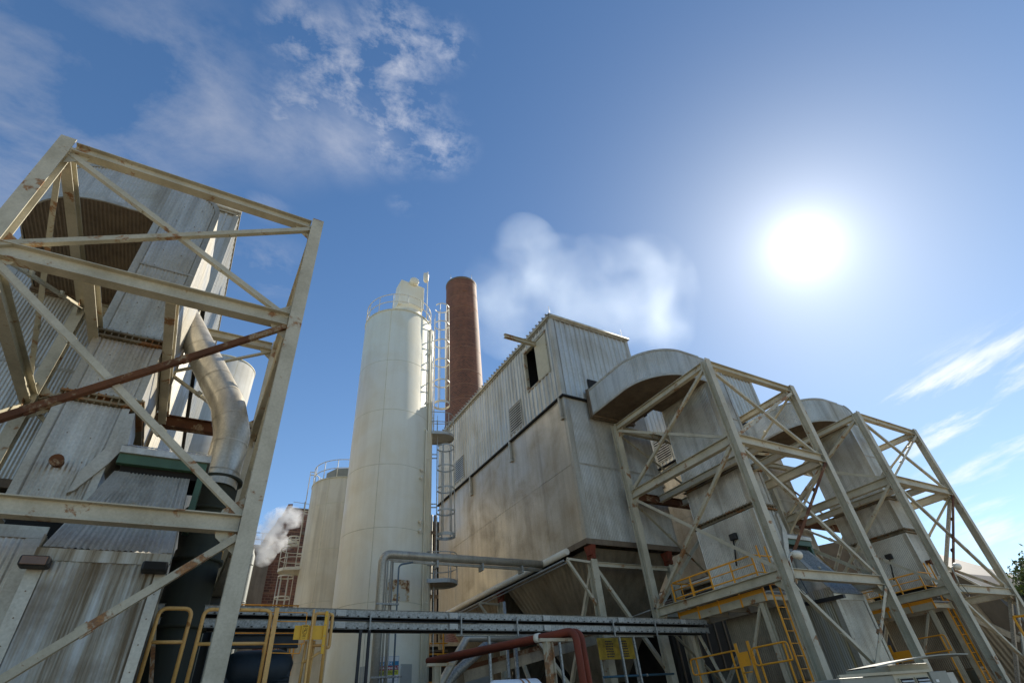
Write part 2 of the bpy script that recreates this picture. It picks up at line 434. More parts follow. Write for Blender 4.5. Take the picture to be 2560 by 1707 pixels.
    for amp, width in GLARE:
        t = math_('MULTIPLY', math_('EXPONENT', math_('MULTIPLY', math_('DIVIDE', ang, R(width)), -1.)), amp)
        g = t if g is None else math_('ADD', g, t)
    g = math_('MINIMUM', g, 60)
    gc = nt.nodes.new('ShaderNodeCombineColor'); L(g, gc.inputs[0]); L(math_('MULTIPLY', g, .985), gc.inputs[1]); L(math_('MULTIPLY', g, .96), gc.inputs[2])
    c = mixc(nt, 1.0, c, gc.outputs[0], 'ADD')
    L(c, bg.inputs[0]); bg.inputs[1].default_value = SKYSTR
SKYSTR = .10
SKYTINT = (.86, 1.0, 1.06)
CLOUDC = (4.6, 5.0)
GLARE = ((12, 1.7), (2.3, 6.5), (.5, 20))
SUNSIDE = .30
HAZE = 2.8
CLOUDS = [((20, (1, 1.6, 1), 2.2, 9, .62, .3, .46, .72, 3.1), [(-1.0, 1.2, .5, 1.3)], .8)]
# cloud layers: (rot, scale, noise scale, detail, roughness, distortion, low, high, seed), patches (x, y, inner, outer), strength
CLOUDS = [
    ((-25, (1, 1.5, 1), 2.6, 10, .62, .25, .38, .74, 3.1), [(-.40, .78, .05, .36), (-.24, .68, .05, .26), (-.08, .68, .0, .20), (-.66, .95, .1, .45), (.06, .64, 0, .15)], .55),
    ((15, (1, 1.25, 1), 11, 10, .66, .15, .44, .74, 5.3), [(.09, .42, .02, .13), (.02, .52, .02, .17), (.12, .56, .02, .17), (.24, .57, 0, .10), (-.06, .48, 0, .10), (.17, .38, 0, .07), (-.02, .62, 0, .14)], .62),
    ((10, (1, 1.2, 1), 6, 8, .62, .3, .46, .78, 8.3), [(-.02, 1.08, .0, .16), (.22, .74, 0, .05), (-.05, .88, 0, .07)], .35),
]
world()

# ================================================================== setting
g = MB(); g.poly([(-600, -600, 0), (700, -600, 0), (700, 700, 0), (-600, 700, 0)])
GRND = m_sheet('packed_gravel_yard', (.40, .33, .23), (.34, .28, .19), (.2, .16, .11), 0, .9, .3)
tag(g.build('ground', GRND), kind='structure')
g = MB(); g.poly([(-12, 2, .004), (34, 2, .004), (34, 34, .004), (-12, 34, .004)])
tag(g.build('concrete_yard', m_sheet('yard_concrete', (.115, .098, .075), (.09, .077, .058), (.05, .042, .03), 0, .85, .3)), kind='structure')

# ================================================================== steel towers
def make_tower():
    x0, x1, y0, y1 = -4.35, .61, 9.25, 14.6
    ZT, ZM, ZL = 12.0, 8.85, 4.62
    t = thing('steel_tower', (x0, y0, 0), 'big cream braced steel tower nearest the camera, its rusty crossbraces filling the left edge', 'steel tower', 'braced steel towers around the ducts')
    for x, y in ((x0, y0), (x1, y0), (x1, y1), (x0, y1)):
        MB().ibeam((x, y, 0), (x, y, ZT+.05), .26, .26, .02, (0, 1, 0)).build('post', CREAM, t)
    C4 = [(x0, y0), (x1, y0), (x1, y1), (x0, y1)]
    for i in range(4):
        a, b = C4[i], C4[(i+1) % 4]; d = (V((*b, 0))-V((*a, 0))).normalized()*.14
        for z, w, h in ((ZT-.12, .2, .25), (ZM, .22, .32), (ZL, .2, .27)):
            m = MB().ibeam(V((*a, z))+d, V((*b, z))-d, w, h)
            for s_, e in ((V((*a, z)), d), (V((*b, z)), -d)):   # end clip plates
                m.box(s_+e*1.02-V((.10, .10, h*.42))*.9, s_+e*1.05+V((.10, .10, h*.42))*.9) if False else None
            m.build('beam', RUSTY if (i == 2 and z == ZM) else CREAM, t)
        for (zl, zh) in ((ZM+.02, ZT-.2), (ZL+.05, ZM-.05), (.3, ZL-.1)):
            for k, (p, q) in enumerate((((*a, zh), (*b, zl)), ((*b, zh), (*a, zl)))):
                p = V(p); q = V(q); dd = (q-p).normalized(); n = V((d.y, -d.x, 0)).normalized()*(.035 if k else -.035)
                if zl < 1 and i in (1, 3): continue
                rusty = (i == 0 and zl == ZL+.05 and k == 1) or (i == 0 and zl < 1 and False)
                m = MB(); up_ = (0, 0, 1)
                m.angle(p+dd*.16+n, q-dd*.16+n, .105, .012, up_, 1 if k else -1)
                # stitch plates along the double angle and gusset plates at its ends
                for tt in (.33, .67):
                    c = p.lerp(q, tt)+n; m.bar(c-dd*.07, c+dd*.07, .06, .15)
                m.build('brace', RUSTY if rusty else (CREAM2 if k else CREAM), t)
        nn = V((d.y, -d.x, 0)).normalized()
        for z in (ZM, ZL, ZT-.12):
            for (c, s_) in ((a, 1), (b, -1)):
                o = V((*c, z)); e = d.normalized()*s_
                for zz in ((1, -1) if z != ZT-.12 else (-1,)):
                    m = MB(); q0 = o+e*.12+V((0, 0, zz*.1)); m.v += [q0+nn*.006, q0+e*.34+nn*.006, q0+e*.30+V((0, 0, zz*.12))+nn*.006, q0+V((0, 0, zz*.36))+nn*.006,
                        q0-nn*.006, q0+e*.34-nn*.006, q0+e*.30+V((0, 0, zz*.12))-nn*.006, q0+V((0, 0, zz*.36))-nn*.006]
                    n0 = len(m.v)-8
                    for f in ((0,1,2,3),(7,6,5,4),(0,4,5,1),(1,5,6,2),(2,6,7,3),(3,7,4,0)): m.face([n0+j for j in f])
                    
                    for bu, bv in ((.07, .05), (.16, .05), (.07, .16), (.2, .14)):
                        bp = q0+e*bu+V((0, 0, zz*bv)); m.tube([bp-nn*.018, bp+nn*.018], .013, 6, smooth=False)
                    m.build('gusset_plate', CREAM2, t)
    # cross beams carrying the duct and outriggers at mid level
    for xx in (x0+1.45, x0+2.75):
        MB().ibeam((xx, y0+.14, ZM-.02), (xx, y1-.14, ZM-.02), .18, .26).build('cross_beam', CREAM, t)
    MB().box((x1-.12, y0-.13, ZT+.052), (x1+.13, y0+.13, ZT+.075)).build('cap_plate', CREAM2, t)
    return t
T0 = make_tower()
T1 = copy_tree(T0, (14.62, 9.6, 0)); T1['label'] = 'cream braced steel tower right of the tall clad building, yellow railed walkway inside it'
T2 = copy_tree(T0, (24.62, 9.82, 0)); T2['label'] = 'farthest cream braced steel tower at the right edge, nearest the tree'

MB().channel((29.62, 9.95, 8.7), (29.62, 12.5, 4.7), .14, .12, .012).build('raking_strut', GALV, T2)
MB().channel((29.62, 9.95, 4.6), (29.62, 11.9, .6), .14, .12, .012).build('raking_strut', GALV, T2)

cb_ = thing('steel_cable', (14.6, 15, 4.75), 'thin grey cable sagging from the middle tower towards the filter building', 'cable')
MB().tube([(14.6, 14.95, 4.78), (14.3, 15.8, 4.68), (13.8, 16.8, 4.66), (13.2, 18.0, 4.72)], .018, 6).build('cable_run', m_plain('cable_grey', (.3, .29, .26), .5), cb_)
MB().tube([(14.6, 14.9, 4.79), (14.58, 14.98, 4.78)], .035, 8).build('shackle', RUBBER, cb_)

# ================================================================== baghouse buildings
def louver(y0, y1, z0, z1, x, par, name='louver'):
    m = MB()
    m.box((x-.07, y0, z0), (x-.01, y1, z0+.05)); m.box((x-.07, y0, z1-.05), (x-.01, y1, z1)); m.box((x-.07, y0, z0+.052), (x-.01, y0+.05, z1-.052)); m.box((x-.07, y1-.05, z0+.052), (x-.01, y1, z1-.052))
    o = m.build(name, TRIM, par)
    m = MB(); n = 10
    for i in range(n):
        z = z0+.12+(z1-z0-.24)*i/(n-1)
        m.box((x-.06, y0+.055, z-.028), (x-.04, y1-.055, z+.028))
    m.build('slats', PENT, o)
    MB().box((x+.03, y0+.02, z0+.02), (x+.05, y1-.02, z1-.02)).build('dark_opening', DARK, o)
    return o

def make_house():
    X0, X1, Y0, Y1 = 12.45, 17.15, 15.48, 29.4
    ZB, ZP, ZT = 7.17, 13.42, 18.0
    b = thing('baghouse_building', (X0, Y0, 0), 'tall grey clad filter building with an open loading door under a hoist beam', 'building', 'clad filter buildings on steel legs')
    # penthouse: ribbed cladding leaving the door and louvre openings
    e = .07; yd0, yd1, zd0, zd1 = 16.05, 18.02, 15.08, 17.36
    lv = [(18.80, 20.05, 13.62, 15.10), (25.56, 26.8, 13.70, 15.08)]
    m = MB(); P = (X0-e, None)
    def left(ya, yb, z0, z1): m.rib([(X0-e, yb), (X0-e, ya)], z0, z1, .305, .045, 'trap')
    # (outward is -x, so the sheet runs from far to near)
    ya = Y0-e
    left(ya, yd0, ZP, ZT); left(yd0, yd1, ZP, zd0); left(yd0, yd1, zd1, ZT); left(yd1, lv[0][0], ZP, ZT)
    left(lv[0][0], lv[0][1], lv[0][3], ZT); left(lv[0][0], lv[0][1], ZP, lv[0][2]); left(lv[0][1], lv[1][0], ZP, ZT)
    left(lv[1][0], lv[1][1], lv[1][3], ZT); left(lv[1][0], lv[1][1], ZP, lv[1][2]); left(lv[1][1], Y1+e, ZP, ZT)
    m.rib([(X0-e, Y0-e), (X1+e, Y0-e)], ZP, ZT, .305, .045, 'trap')
    m.rib([(X1+e, Y0-e), (X1+e, Y1+e)], ZP, ZT, .305, .045, 'trap')
    m.rib([(X1+e, Y1+e), (X0-e, Y1+e)], ZP, ZT, .305, .045, 'trap')
    m.build('penthouse_wall', PENT, b)
    # inner lining behind the cladding, floor, and roof with a thin sheet edge
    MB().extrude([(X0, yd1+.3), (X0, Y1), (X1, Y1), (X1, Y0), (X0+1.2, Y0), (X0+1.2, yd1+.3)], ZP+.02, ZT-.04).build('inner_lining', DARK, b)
    m = MB(); m.box((X0-.20, Y0-.18, ZT+.005), (X1+.16, Y1+.2, ZT+.05))
    yy = Y0
    while yy < Y1+.1:           # rib ends showing along the eave
        m.box((X0-.27, yy, ZT+.052), (X0-.06, yy+.09, ZT+.10)); yy += .305
    m.build('roof', TRIM, b)
    m = MB(); m.box((X0-.14, Y0-.16, ZT-.2), (X0-.115, Y1+.16, ZT+.003)); m.box((X0-.115, Y0-.165, ZT-.22), (X1+.14, Y0-.13, ZT+.004))
    m.tube([(X0-.16, Y0-.2, ZT-.08), (X1+.18, Y0-.2, ZT-.08)], .075, 10)
    m.tube([(X0-.2, Y0-.1, ZT-.09), (X0-.2, Y1, ZT-.09)], .05, 8)
    m.build('eave_trim', TRIM, b)
    m = MB()
    m.box((X0-.135, Y0-.135, ZP-.02), (X0+.04, Y0-.118, ZT-.23)); m.box((X0-.137, Y0-.1175, ZP-.02), (X0-.12, Y0+.08, ZT-.23)); m.build('corner_flashing', TRIM, b); m = MB()
    m.box((X1-.04, Y0-.135, ZP-.02), (X1+.135, Y0-.118, ZT-.23))
    m.build('corner_flashing', TRIM, b)
    # near-black lip: the shadow gap under the penthouse put into its colour
    MB().extrude([(X0-.14, Y0-.14), (X1+.14, Y0-.14), (X1+.14, Y1+.1), (X0-.14, Y1+.1)], ZP-.10, ZP-.022).build('shadow_gap_lip', DARK, b)
    # loading door
    m = MB(); m.box((X0-.13, yd0-.05, zd0-.07), (X0+.05, yd1+.05, zd0)); m.box((X0-.13, yd0-.05, zd1), (X0+.05, yd1+.05, zd1+.07))
    m.box((X0-.13, yd1, zd0+.002), (X0+.05, yd1+.06, zd1-.002)); m.box((X0-.13, yd0-.06, zd0+.002), (X0+.05, yd0, zd1-.002))
    d = m.build('door_frame', CREAM2, b)
    MB().box((X0-.10, yd0+.01, zd0+.02), (X0-.06, yd0+.98, zd1-.05)).build('sliding_door', m_plain('tan_door_paint', (.50, .44, .30), .6, 0, .12), b)
    MB().box((X0-.14, yd0-.1, zd1+.08), (X0-.03, yd1+.1, zd1+.16)).build('door_rail', TRIM, b)
    MB().ibeam((10.55, 16.9, 17.22), (X0+1.1, 16.9, 17.22), .15, .22, .016).build('hoist_beam', CREAM2, b)
    for l in lv: louver(*l, X0-e+.02, b)
    # lower body: smooth left side in two tiers, fine ribbed front
    ZS = 10.2
    m = MB(); m.box((X0, Y0, ZB+.02), (X1, Y1, ZP-.065)); m.build('body_core', BODY, b)
    m = MB()
    rows = [(ZB+.03, ZS-.006), (ZS+.006, ZP-.07)]
    for r_, (za, zb) in enumerate(rows):
        y = Y0+.06; k = 0
        while y < Y1-.05:
            w = min(2.32, Y1-y); off = .012+.004*((k+r_) % 2)
            m.box((X0-off-.012, y+.003, za), (X0-.002, y+w-.003, zb)); y += w; k += 1
    for z in (ZS-.1, ZS+.1, ZB+.15, ZP-.3):
        y = Y0+.15
        while y < Y1: m.dot((X0-.028, y, z), (-1, 0, 0), .011); y += .31
    y = Y0+.3
    while y < Y0+7:
        for z in (8.0, 8.8, 9.5, 10.9, 11.7, 12.5):
            if random.random() < .7: m.dot((X0-.028, y+random.uniform(-.03, .03), z), (-1, 0, 0), .013)
        y += .58
    m.build('side_cladding', BODY, b)
    m = MB(); m.rib([(X0+.2, Y0-.012), (X1-.05, Y0-.012)], ZB+.03, ZS-.01, .08, .018); m.rib([(X0+.2, Y0-.016), (X1-.05, Y0-.016)], ZS, ZP-.08, .08, .018)
    m.build('front_cladding', SHEET, b)
    m = MB(); m.box((X0-.035, Y0-.035, ZB), (X0+.24, Y0-.022, ZP-.08)); m.box((X0-.037, Y0-.0215, ZB), (X0-.024, Y0+.16, ZP-.08)); m.box((X0+.2, Y0-.034, ZS-.03), (X1-.02, Y0-.03, ZS+.05))
    m.build('corner_trim', TRIM, b)
    m = MB(); m.rib([(X1+.01, Y0), (X1+.01, Y1)], ZB+.03, ZP-.08, .068, .014); m.build('right_cladding', SHEET, b)
    # base channel
    m = MB(); m.box((X0-.1, Y0-.1, ZB-.2), (X1+.1, Y0-.02, ZB)); m.box((X0-.1, Y0-.018, ZB-.2), (X0-.02, Y1, ZB)); m.box((X1+.02, Y0-.018, ZB-.2), (X1+.1, Y1, ZB))
    m.build('base_channel', SOFF, b)
    MB().box((X0+1.5, Y0-.136, ZP+.02), (X0+3.6, Y0-.10, 14.58)).build('wall_opening', DARK, b)
    # drain stubs below the penthouse
    for y in (15.67, 20.2, 24.75):
        m = MB(); m.box((X0-.16, y-.05, 12.45), (X0-.04, y+.05, 13.36)); m.tube([(X0-.1, y, 12.46), (X0-.1, y, 12.34)], .05, 8); m.box((X0-.15, y-.12, 12.28), (X0-.03, y+.1, 12.33))
        m.build('support_bracket', TRIM, b)
    # hoppers
    for y0, y1 in ((Y0+.25, Y0+6.8), (Y0+7.1, Y1-.2)):
        m = MB(); xa, xb = X0+.3, X1-.15; xm = (xa+xb)/2; ym = (y0+y1)/2; T = [(xa, y0), (xb, y0), (xb, y1), (xa, y1)]; B_ = [(xm-.45, ym-.9), (xm+.45, ym-.9), (xm+.45, ym+.9), (xm-.45, ym+.9)]
        zt, zb = ZB-.22, 2.9
        for i in range(4):
            j = (i+1) % 4; m.ribquad((*B_[i], zb), (*B_[j], zb), (*T[j], zt), (*T[i], zt), .09, .014)
        m.tube([(xm, ym, zb+.05), (xm, ym, 1.9)], .35, 16)
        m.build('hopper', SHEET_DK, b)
    # legs, brackets, braces
    ys = (Y0+.05, 22.5, Y1-.1)
    for y in ys:
        for x in (X0+.12, X1-.75):
            MB().ibeam((x, y, 0), (x, y, 6.45), .27, .27, .02, (0, 1, 0)).build('support_leg', CREAM, b)
            m = MB(); m.prism([(-.22, .12), (.22, .12), (.12, -.22), (-.12, -.22)], (x-.11, y, 6.82), (x+.11, y, 6.82)); m.box((x-.05, y-.2, 6.46), (x+.05, y+.2, 6.62)); m.build('leg_bracket', REDP, b)
    MB().ibeam((X0+.26, ys[0], 6.3), (X1-.9, ys[0], 6.3), .14, .16).build('tie_beam', CREAM, b)
    MB().bar((X0+.2, ys[0], 6.2), (X1-.8, ys[0], 1.2), .12, .12).build('leg_brace', CREAM, b)
    MB().bar((X0+.12, ys[0]+.1, 6.2), (X0+.12, 19.0, 1.0), .12, .12).build('leg_brace', CREAM, b)
    MB().bar((X0+.12, 22.4, 6.2), (X0+.12, 19.2, 1.0), .12, .12).build('leg_brace', CREAM, b)
    MB().bar((X0+.12, 22.6, 6.2), (X0+.12, 26.0, 1.0), .12, .12).build('leg_brace', CREAM, b)
    m = MB(); m.bar((X0-1.0, Y0+.05, 6.42), (X0, Y0+.05, 6.36), .08); m.bar((X0-1.0, Y0+.05, 6.38), (X0, Y0+.05, 5.0), .09); m.build('outrigger', CREAM, b); m = MB()
    m.bar((X0-1.0, 22.5, 6.42), (X0, 22.5, 6.36), .08); m.bar((X0-1.0, 22.5, 6.38), (X0, 22.5, 5.2), .09)
    m.build('outrigger', CREAM, b)
    # pipes hung below the left eave of the body
    MB().tube([(X0-.32, Y0+.9, 6.95), (X0-.32, Y1, 6.95)], .12, 12).build('side_pipe', WHITE, b)
    MB().tube([(X0-.75, Y0+.6, 6.52), (X0-.75, Y1, 6.52)], .035, 8).build('conduit', GALV, b)
    MB().tube([(X0-.6, Y0+.6, 6.46), (X0-.6, Y1, 6.46)], .025, 8).build('conduit', GALV, b)
    # lightning rods on the roof corners
    for p in ((X0, Y0), (X1, Y0)):
        MB().tube([(p[0], p[1], ZT+.05), (p[0], p[1], ZT+.7)], .012, 5).build('lightning_rod', TRIM, b)
    return b
H1 = make_house()
H0 = copy_tree(H1, (-6.52, 15.3, 0), None, ('sliding_door', 'hoist_beam', 'support_leg', 'leg_brace', 'tie_beam', 'outrigger', 'leg_bracket')); H0['label'] = 'grey clad filter building behind the leftmost curved duct, its right wall bright in the sun'
H2 = copy_tree(H1, (22.62, 15.62, 0)); H2['label'] = 'grey clad filter building mostly hidden behind the middle duct, a louvred strip showing'

# ================================================================== ducts
def make_duct():
    xl, xr, xs = -5.72, -1.68, -2.87          # hood left, shaft right, shaft left
    yf, ys = 11.1, 13.78
    d = thing('curved_duct', (xs, yf, 0), 'large grey corrugated duct at left with a dark curved underside, nearest the camera', 'duct', 'curved corrugated ducts leaving the filter buildings')
    zs, zt = 12.52, 13.78
    outer = [(xl, 15.1), (xl, 13.0)]+arc(xl+1.9, 13.0, 1.9, 180, 270, 14)[1:]
    body = outer+[(xs-.006, yf), (xs-.006, ys), (xl+2.32, ys), (xl+2.32, 15.1)]
    inset = [(xl+.03, 15.08), (xl+.03, 13.0)]+arc(xl+1.9, 13.0, 1.87, 180, 270, 14)[1:]+[(xs-.01, yf+.03), (xs-.01, ys-.03), (xl+2.29, ys-.03), (xl+2.29, 15.08)]
    MB().extrude(inset, zs+.02, zt-.02).build('hood_core', SHEET, d)
    m = MB(); pth = outer+[(xs, yf)]; m.rib(pth, zs, zt, .072, .022)
    o = m.build('hood_band', SHEET, d)
    m = MB()
    for t in (0, .22, .45, .7):
        pass
    # soffit sheet with ribs running back to the building
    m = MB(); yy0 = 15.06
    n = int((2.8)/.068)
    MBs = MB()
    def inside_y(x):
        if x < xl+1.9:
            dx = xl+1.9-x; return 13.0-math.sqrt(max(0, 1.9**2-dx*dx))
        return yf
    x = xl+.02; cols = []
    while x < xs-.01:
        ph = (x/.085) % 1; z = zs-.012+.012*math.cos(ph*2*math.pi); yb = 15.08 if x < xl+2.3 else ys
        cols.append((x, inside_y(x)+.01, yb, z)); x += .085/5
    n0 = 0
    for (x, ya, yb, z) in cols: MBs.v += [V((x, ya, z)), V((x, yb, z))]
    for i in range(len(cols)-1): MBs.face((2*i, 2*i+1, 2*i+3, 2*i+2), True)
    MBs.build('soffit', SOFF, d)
    # rim flashings top and bottom
    def rim(z0, z1, off):
        m = MB(); o2 = [(xl-off, 15.1), (xl-off, 13.0)]+arc(xl+1.9, 13.0, 1.9+off, 180, 270, 14)[1:]+[(xs+.02, yf-off)]
        i2 = [(xl+.01, 15.1), (xl+.01, 13.0)]+arc(xl+1.9, 13.0, 1.89, 180, 270, 14)[1:]+[(xs+.02, yf+.01)]
        n = len(o2)
        for i in range(n-1):
            q = len(m.v); m.v += [V((*o2[i], z0)), V((*o2[i+1], z0)), V((*o2[i+1], z1)), V((*o2[i], z1)), V((*i2[i], z0)), V((*i2[i+1], z0)), V((*i2[i+1], z1)), V((*i2[i], z1))]
            for f in ((0,1,2,3),(0,4,5,1),(3,2,6,7)): m.face([q+k for k in f])
        return m
    rim(zt-.07, zt+.02, .034).build('top_flashing', TRIM, d)
    rim(zs-.022, zs+.07, .030).build('bottom_flashing', TRIM, d)
    m = MB()
    for i in range(22):
        t = i/21; k = t*(len(outer)-1); q = outer[min(int(k), len(outer)-2)]; q2 = outer[min(int(k)+1, len(outer)-1)]; f = k-int(k)
        p = V((q[0]+(q2[0]-q[0])*f, q[1]+(q2[1]-q[1])*f, 0)); nrm = V((q2[1]-q[1], -(q2[0]-q[0]), 0)).normalized()
        for z in (zs+.05, zt-.04): m.dot(p+nrm*.02+V((0, 0, z)), nrm, .014)
    m.build('rivets', SOFF, d)
    # flange to the building
    m = MB(); m.box((xl-.06, 15.1, zs-.08), (xl+2.4, 15.17, zt+.06)); m.box((xl-.08, 15.2, zs-.1), (xl+2.42, 15.26, zt+.08)); m.build('wall_flange', SOFF, d)
    MB().box((xl+.02, 15.261, zs-.02), (xl+2.3, 15.5, zt)).build('wall_stub', SHEET_DK, d)
    # down shaft: rounded shoulder on its right
    def shaft(z0, z1, xa, xb, ya, yb, rr, name, sheet, pitch=.072):
        m = MB(); ctr = (xb-rr, z1-rr)
        prof = [(xa, z0), (xb, z0)]+([(xb, z1-rr)]+[(ctr[0]+rr*math.cos(R(a)), ctr[1]+rr*math.sin(R(a))) for a in range(10, 91, 10)] if rr else [(xb, z1)])+[(xa, z1)]
        m.extrude_y(prof, ya+.016, yb); m.build(name+'_core', sheet, d)
        m = MB()
        def top(t):
            x = xa+(xb-xa)*t
            if rr and x > ctr[0]: return ctr[1]+math.sqrt(max(0, rr*rr-(x-ctr[0])**2))
            return z1
        m.rib([(xa, ya), (xb, ya)], z0, top, pitch, .021); m.build(name+'_front', sheet, d)
        m = MB(); m.rib([(xa-.002, yb), (xa-.002, ya)], z0, z1 if not rr else zs, pitch, .021); m.build(name+'_side', sheet, d)
        # edge flashings with rivets
        m = MB(); e = .034
        m.box((xa-.03, ya-e, z0), (xa+.1, ya-e+.006, z1 if not rr else zs)); m.box((xb-.1, ya-e, z0), (xb+.02, ya-e+.006, z1-rr)); m.box((xa-.032, ya-e+.0065, z0), (xa-.024, ya+.12, z1 if not rr else zs))
        m.box((xa+.1, ya-e, z0), (xb-.1, ya-e+.006, z0+.07))
        if rr:
            for a in range(0, 90, 10):
                q = []
                for aa in (a, a+10):
                    for r_ in (rr+.015, rr-.09): q.append((ctr[0]+r_*math.cos(R(aa)), ctr[1]+r_*math.sin(R(aa))))
                n0 = len(m.v); m.v += [V((u, ya-e, w)) for u, w in q]+[V((u, ya-e+.04, w)) for u, w in q]
                for f in ((0,1,3,2),(0,2,6,4)): m.face([n0+k for k in f])
        z = z0+.1
        while z < z1-rr-.05:
            for x in (xa+.06, xb-.06): m.dot((x, ya-e, z), (0, -1, 0), .011)
            m.dot((xa-.032, ya+.06, z), (-1, 0, 0), .011)
            z += .34
        m.build(name+'_flashing', TRIM, d)
        m = MB(); z = z0+.35
        while z < z1-.3:
            for x in (xa+(xb-xa)*.33, xa+(xb-xa)*.67): m.dot((x+random.uniform(-.02, .02), ya-.014, z+random.uniform(-.05, .05)), (0, -1, 0), .012)
            for k in range(1, 5): m.dot((xa-.015, ya+(yb-ya)*k/5, z+random.uniform(-.05, .05)), (-1, 0, 0), .012)
            z += .55
        m.build(name+'_screws', SOFF, d)
    shaft(8.93, zt, xs, xr, yf, ys, .62, 'upper_shaft', SHEET)
    MB().box((xs-.015, yf-.038, 10.9), (xr, yf-.03, 10.95)).build('panel_joint', TRIM, d)
    def flange(z, xa, xb, ya, yb):
        m = MB(); g = .09
        for dz in (-.085, .045): m.box((xa-g, ya-g, z+dz), (xb+g, yb+g, z+dz+.04))
        xx = xa
        while xx < xb+.05:
            m.tube([(xx, ya-g+.03, z-.12), (xx, ya-g+.03, z+.12)], .016, 6); xx += .12
        yy = ya
        while yy < yb:
            m.tube([(xa-g+.03, yy, z-.12), (xa-g+.03, yy, z+.12)], .016, 6); yy += .16
        m.box((xa+.03, ya+.03, z-.1), (xb-.03, yb-.03, z+.1)); m.build('expansion_flange', EXPF, d)
    flange(8.83, xs, xr, yf, ys)
    shaft(7.45, 8.73, xs, xr-.03, yf, ys, 0, 'middle_shaft', SHEET)
    flange(7.35, xs, xr-.03, yf, ys)
    shaft(5.15, 7.24, xs-.06, xr-.15, yf, ys, 0, 'lower_shaft', SHEET)
    # flared cheek beside the lower shaft
    m = MB(); m.extrude_y([(xr-.14, 7.1), (xr-.02, 7.15), (xr+.06, 6.5), (xr-.1, 6.1), (xr-.42, 5.55), (xr-.5, 5.5), (xr-.45, 5.9), (xr-.14, 6.6)], yf-.09, yf+.9); m.build('flared_cheek', TRIM, d)
    # short capped port and plug
    m = MB(); m.tube([(xs+.38, yf-.01, 6.02), (xs+.38, yf-.2, 6.0)], .085, 14); m.tube([(xs+.38, yf-.19, 6.0), (xs+.38, yf-.22, 5.998)], .105, 14); m.build('inspection_port', RUSTY, d)
    m = MB(); m.tube([(xs+.15, yf-.01, 5.35), (xs+.15, yf-.07, 5.34)], .05, 10); m.build('plug', RUBBER, d)
    # narrow neck under the lower shaft, gap shade put into its near-black colour
    m = MB(); m.extrude([(xs+.05, yf+.1), (xr-.3, yf+.1), (xr-.3, ys-.1), (xs+.05, ys-.1)], 4.72, 5.14); m.build('neck', DARK, d)
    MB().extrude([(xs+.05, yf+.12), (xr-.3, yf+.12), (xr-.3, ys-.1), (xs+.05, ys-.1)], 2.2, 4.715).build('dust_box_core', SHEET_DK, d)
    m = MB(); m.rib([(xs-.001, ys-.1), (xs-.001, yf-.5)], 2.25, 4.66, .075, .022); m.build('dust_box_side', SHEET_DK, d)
    return d
D0 = make_duct()
D1 = copy_tree(D0, (16.55, 11.13, 0)); D1['label'] = 'grey corrugated duct curving out of the central building, framed by the middle tower'
D2 = copy_tree(D0, (26.72, 11.25, 0)); D2['label'] = 'farthest grey corrugated duct curving down inside the right-hand tower'

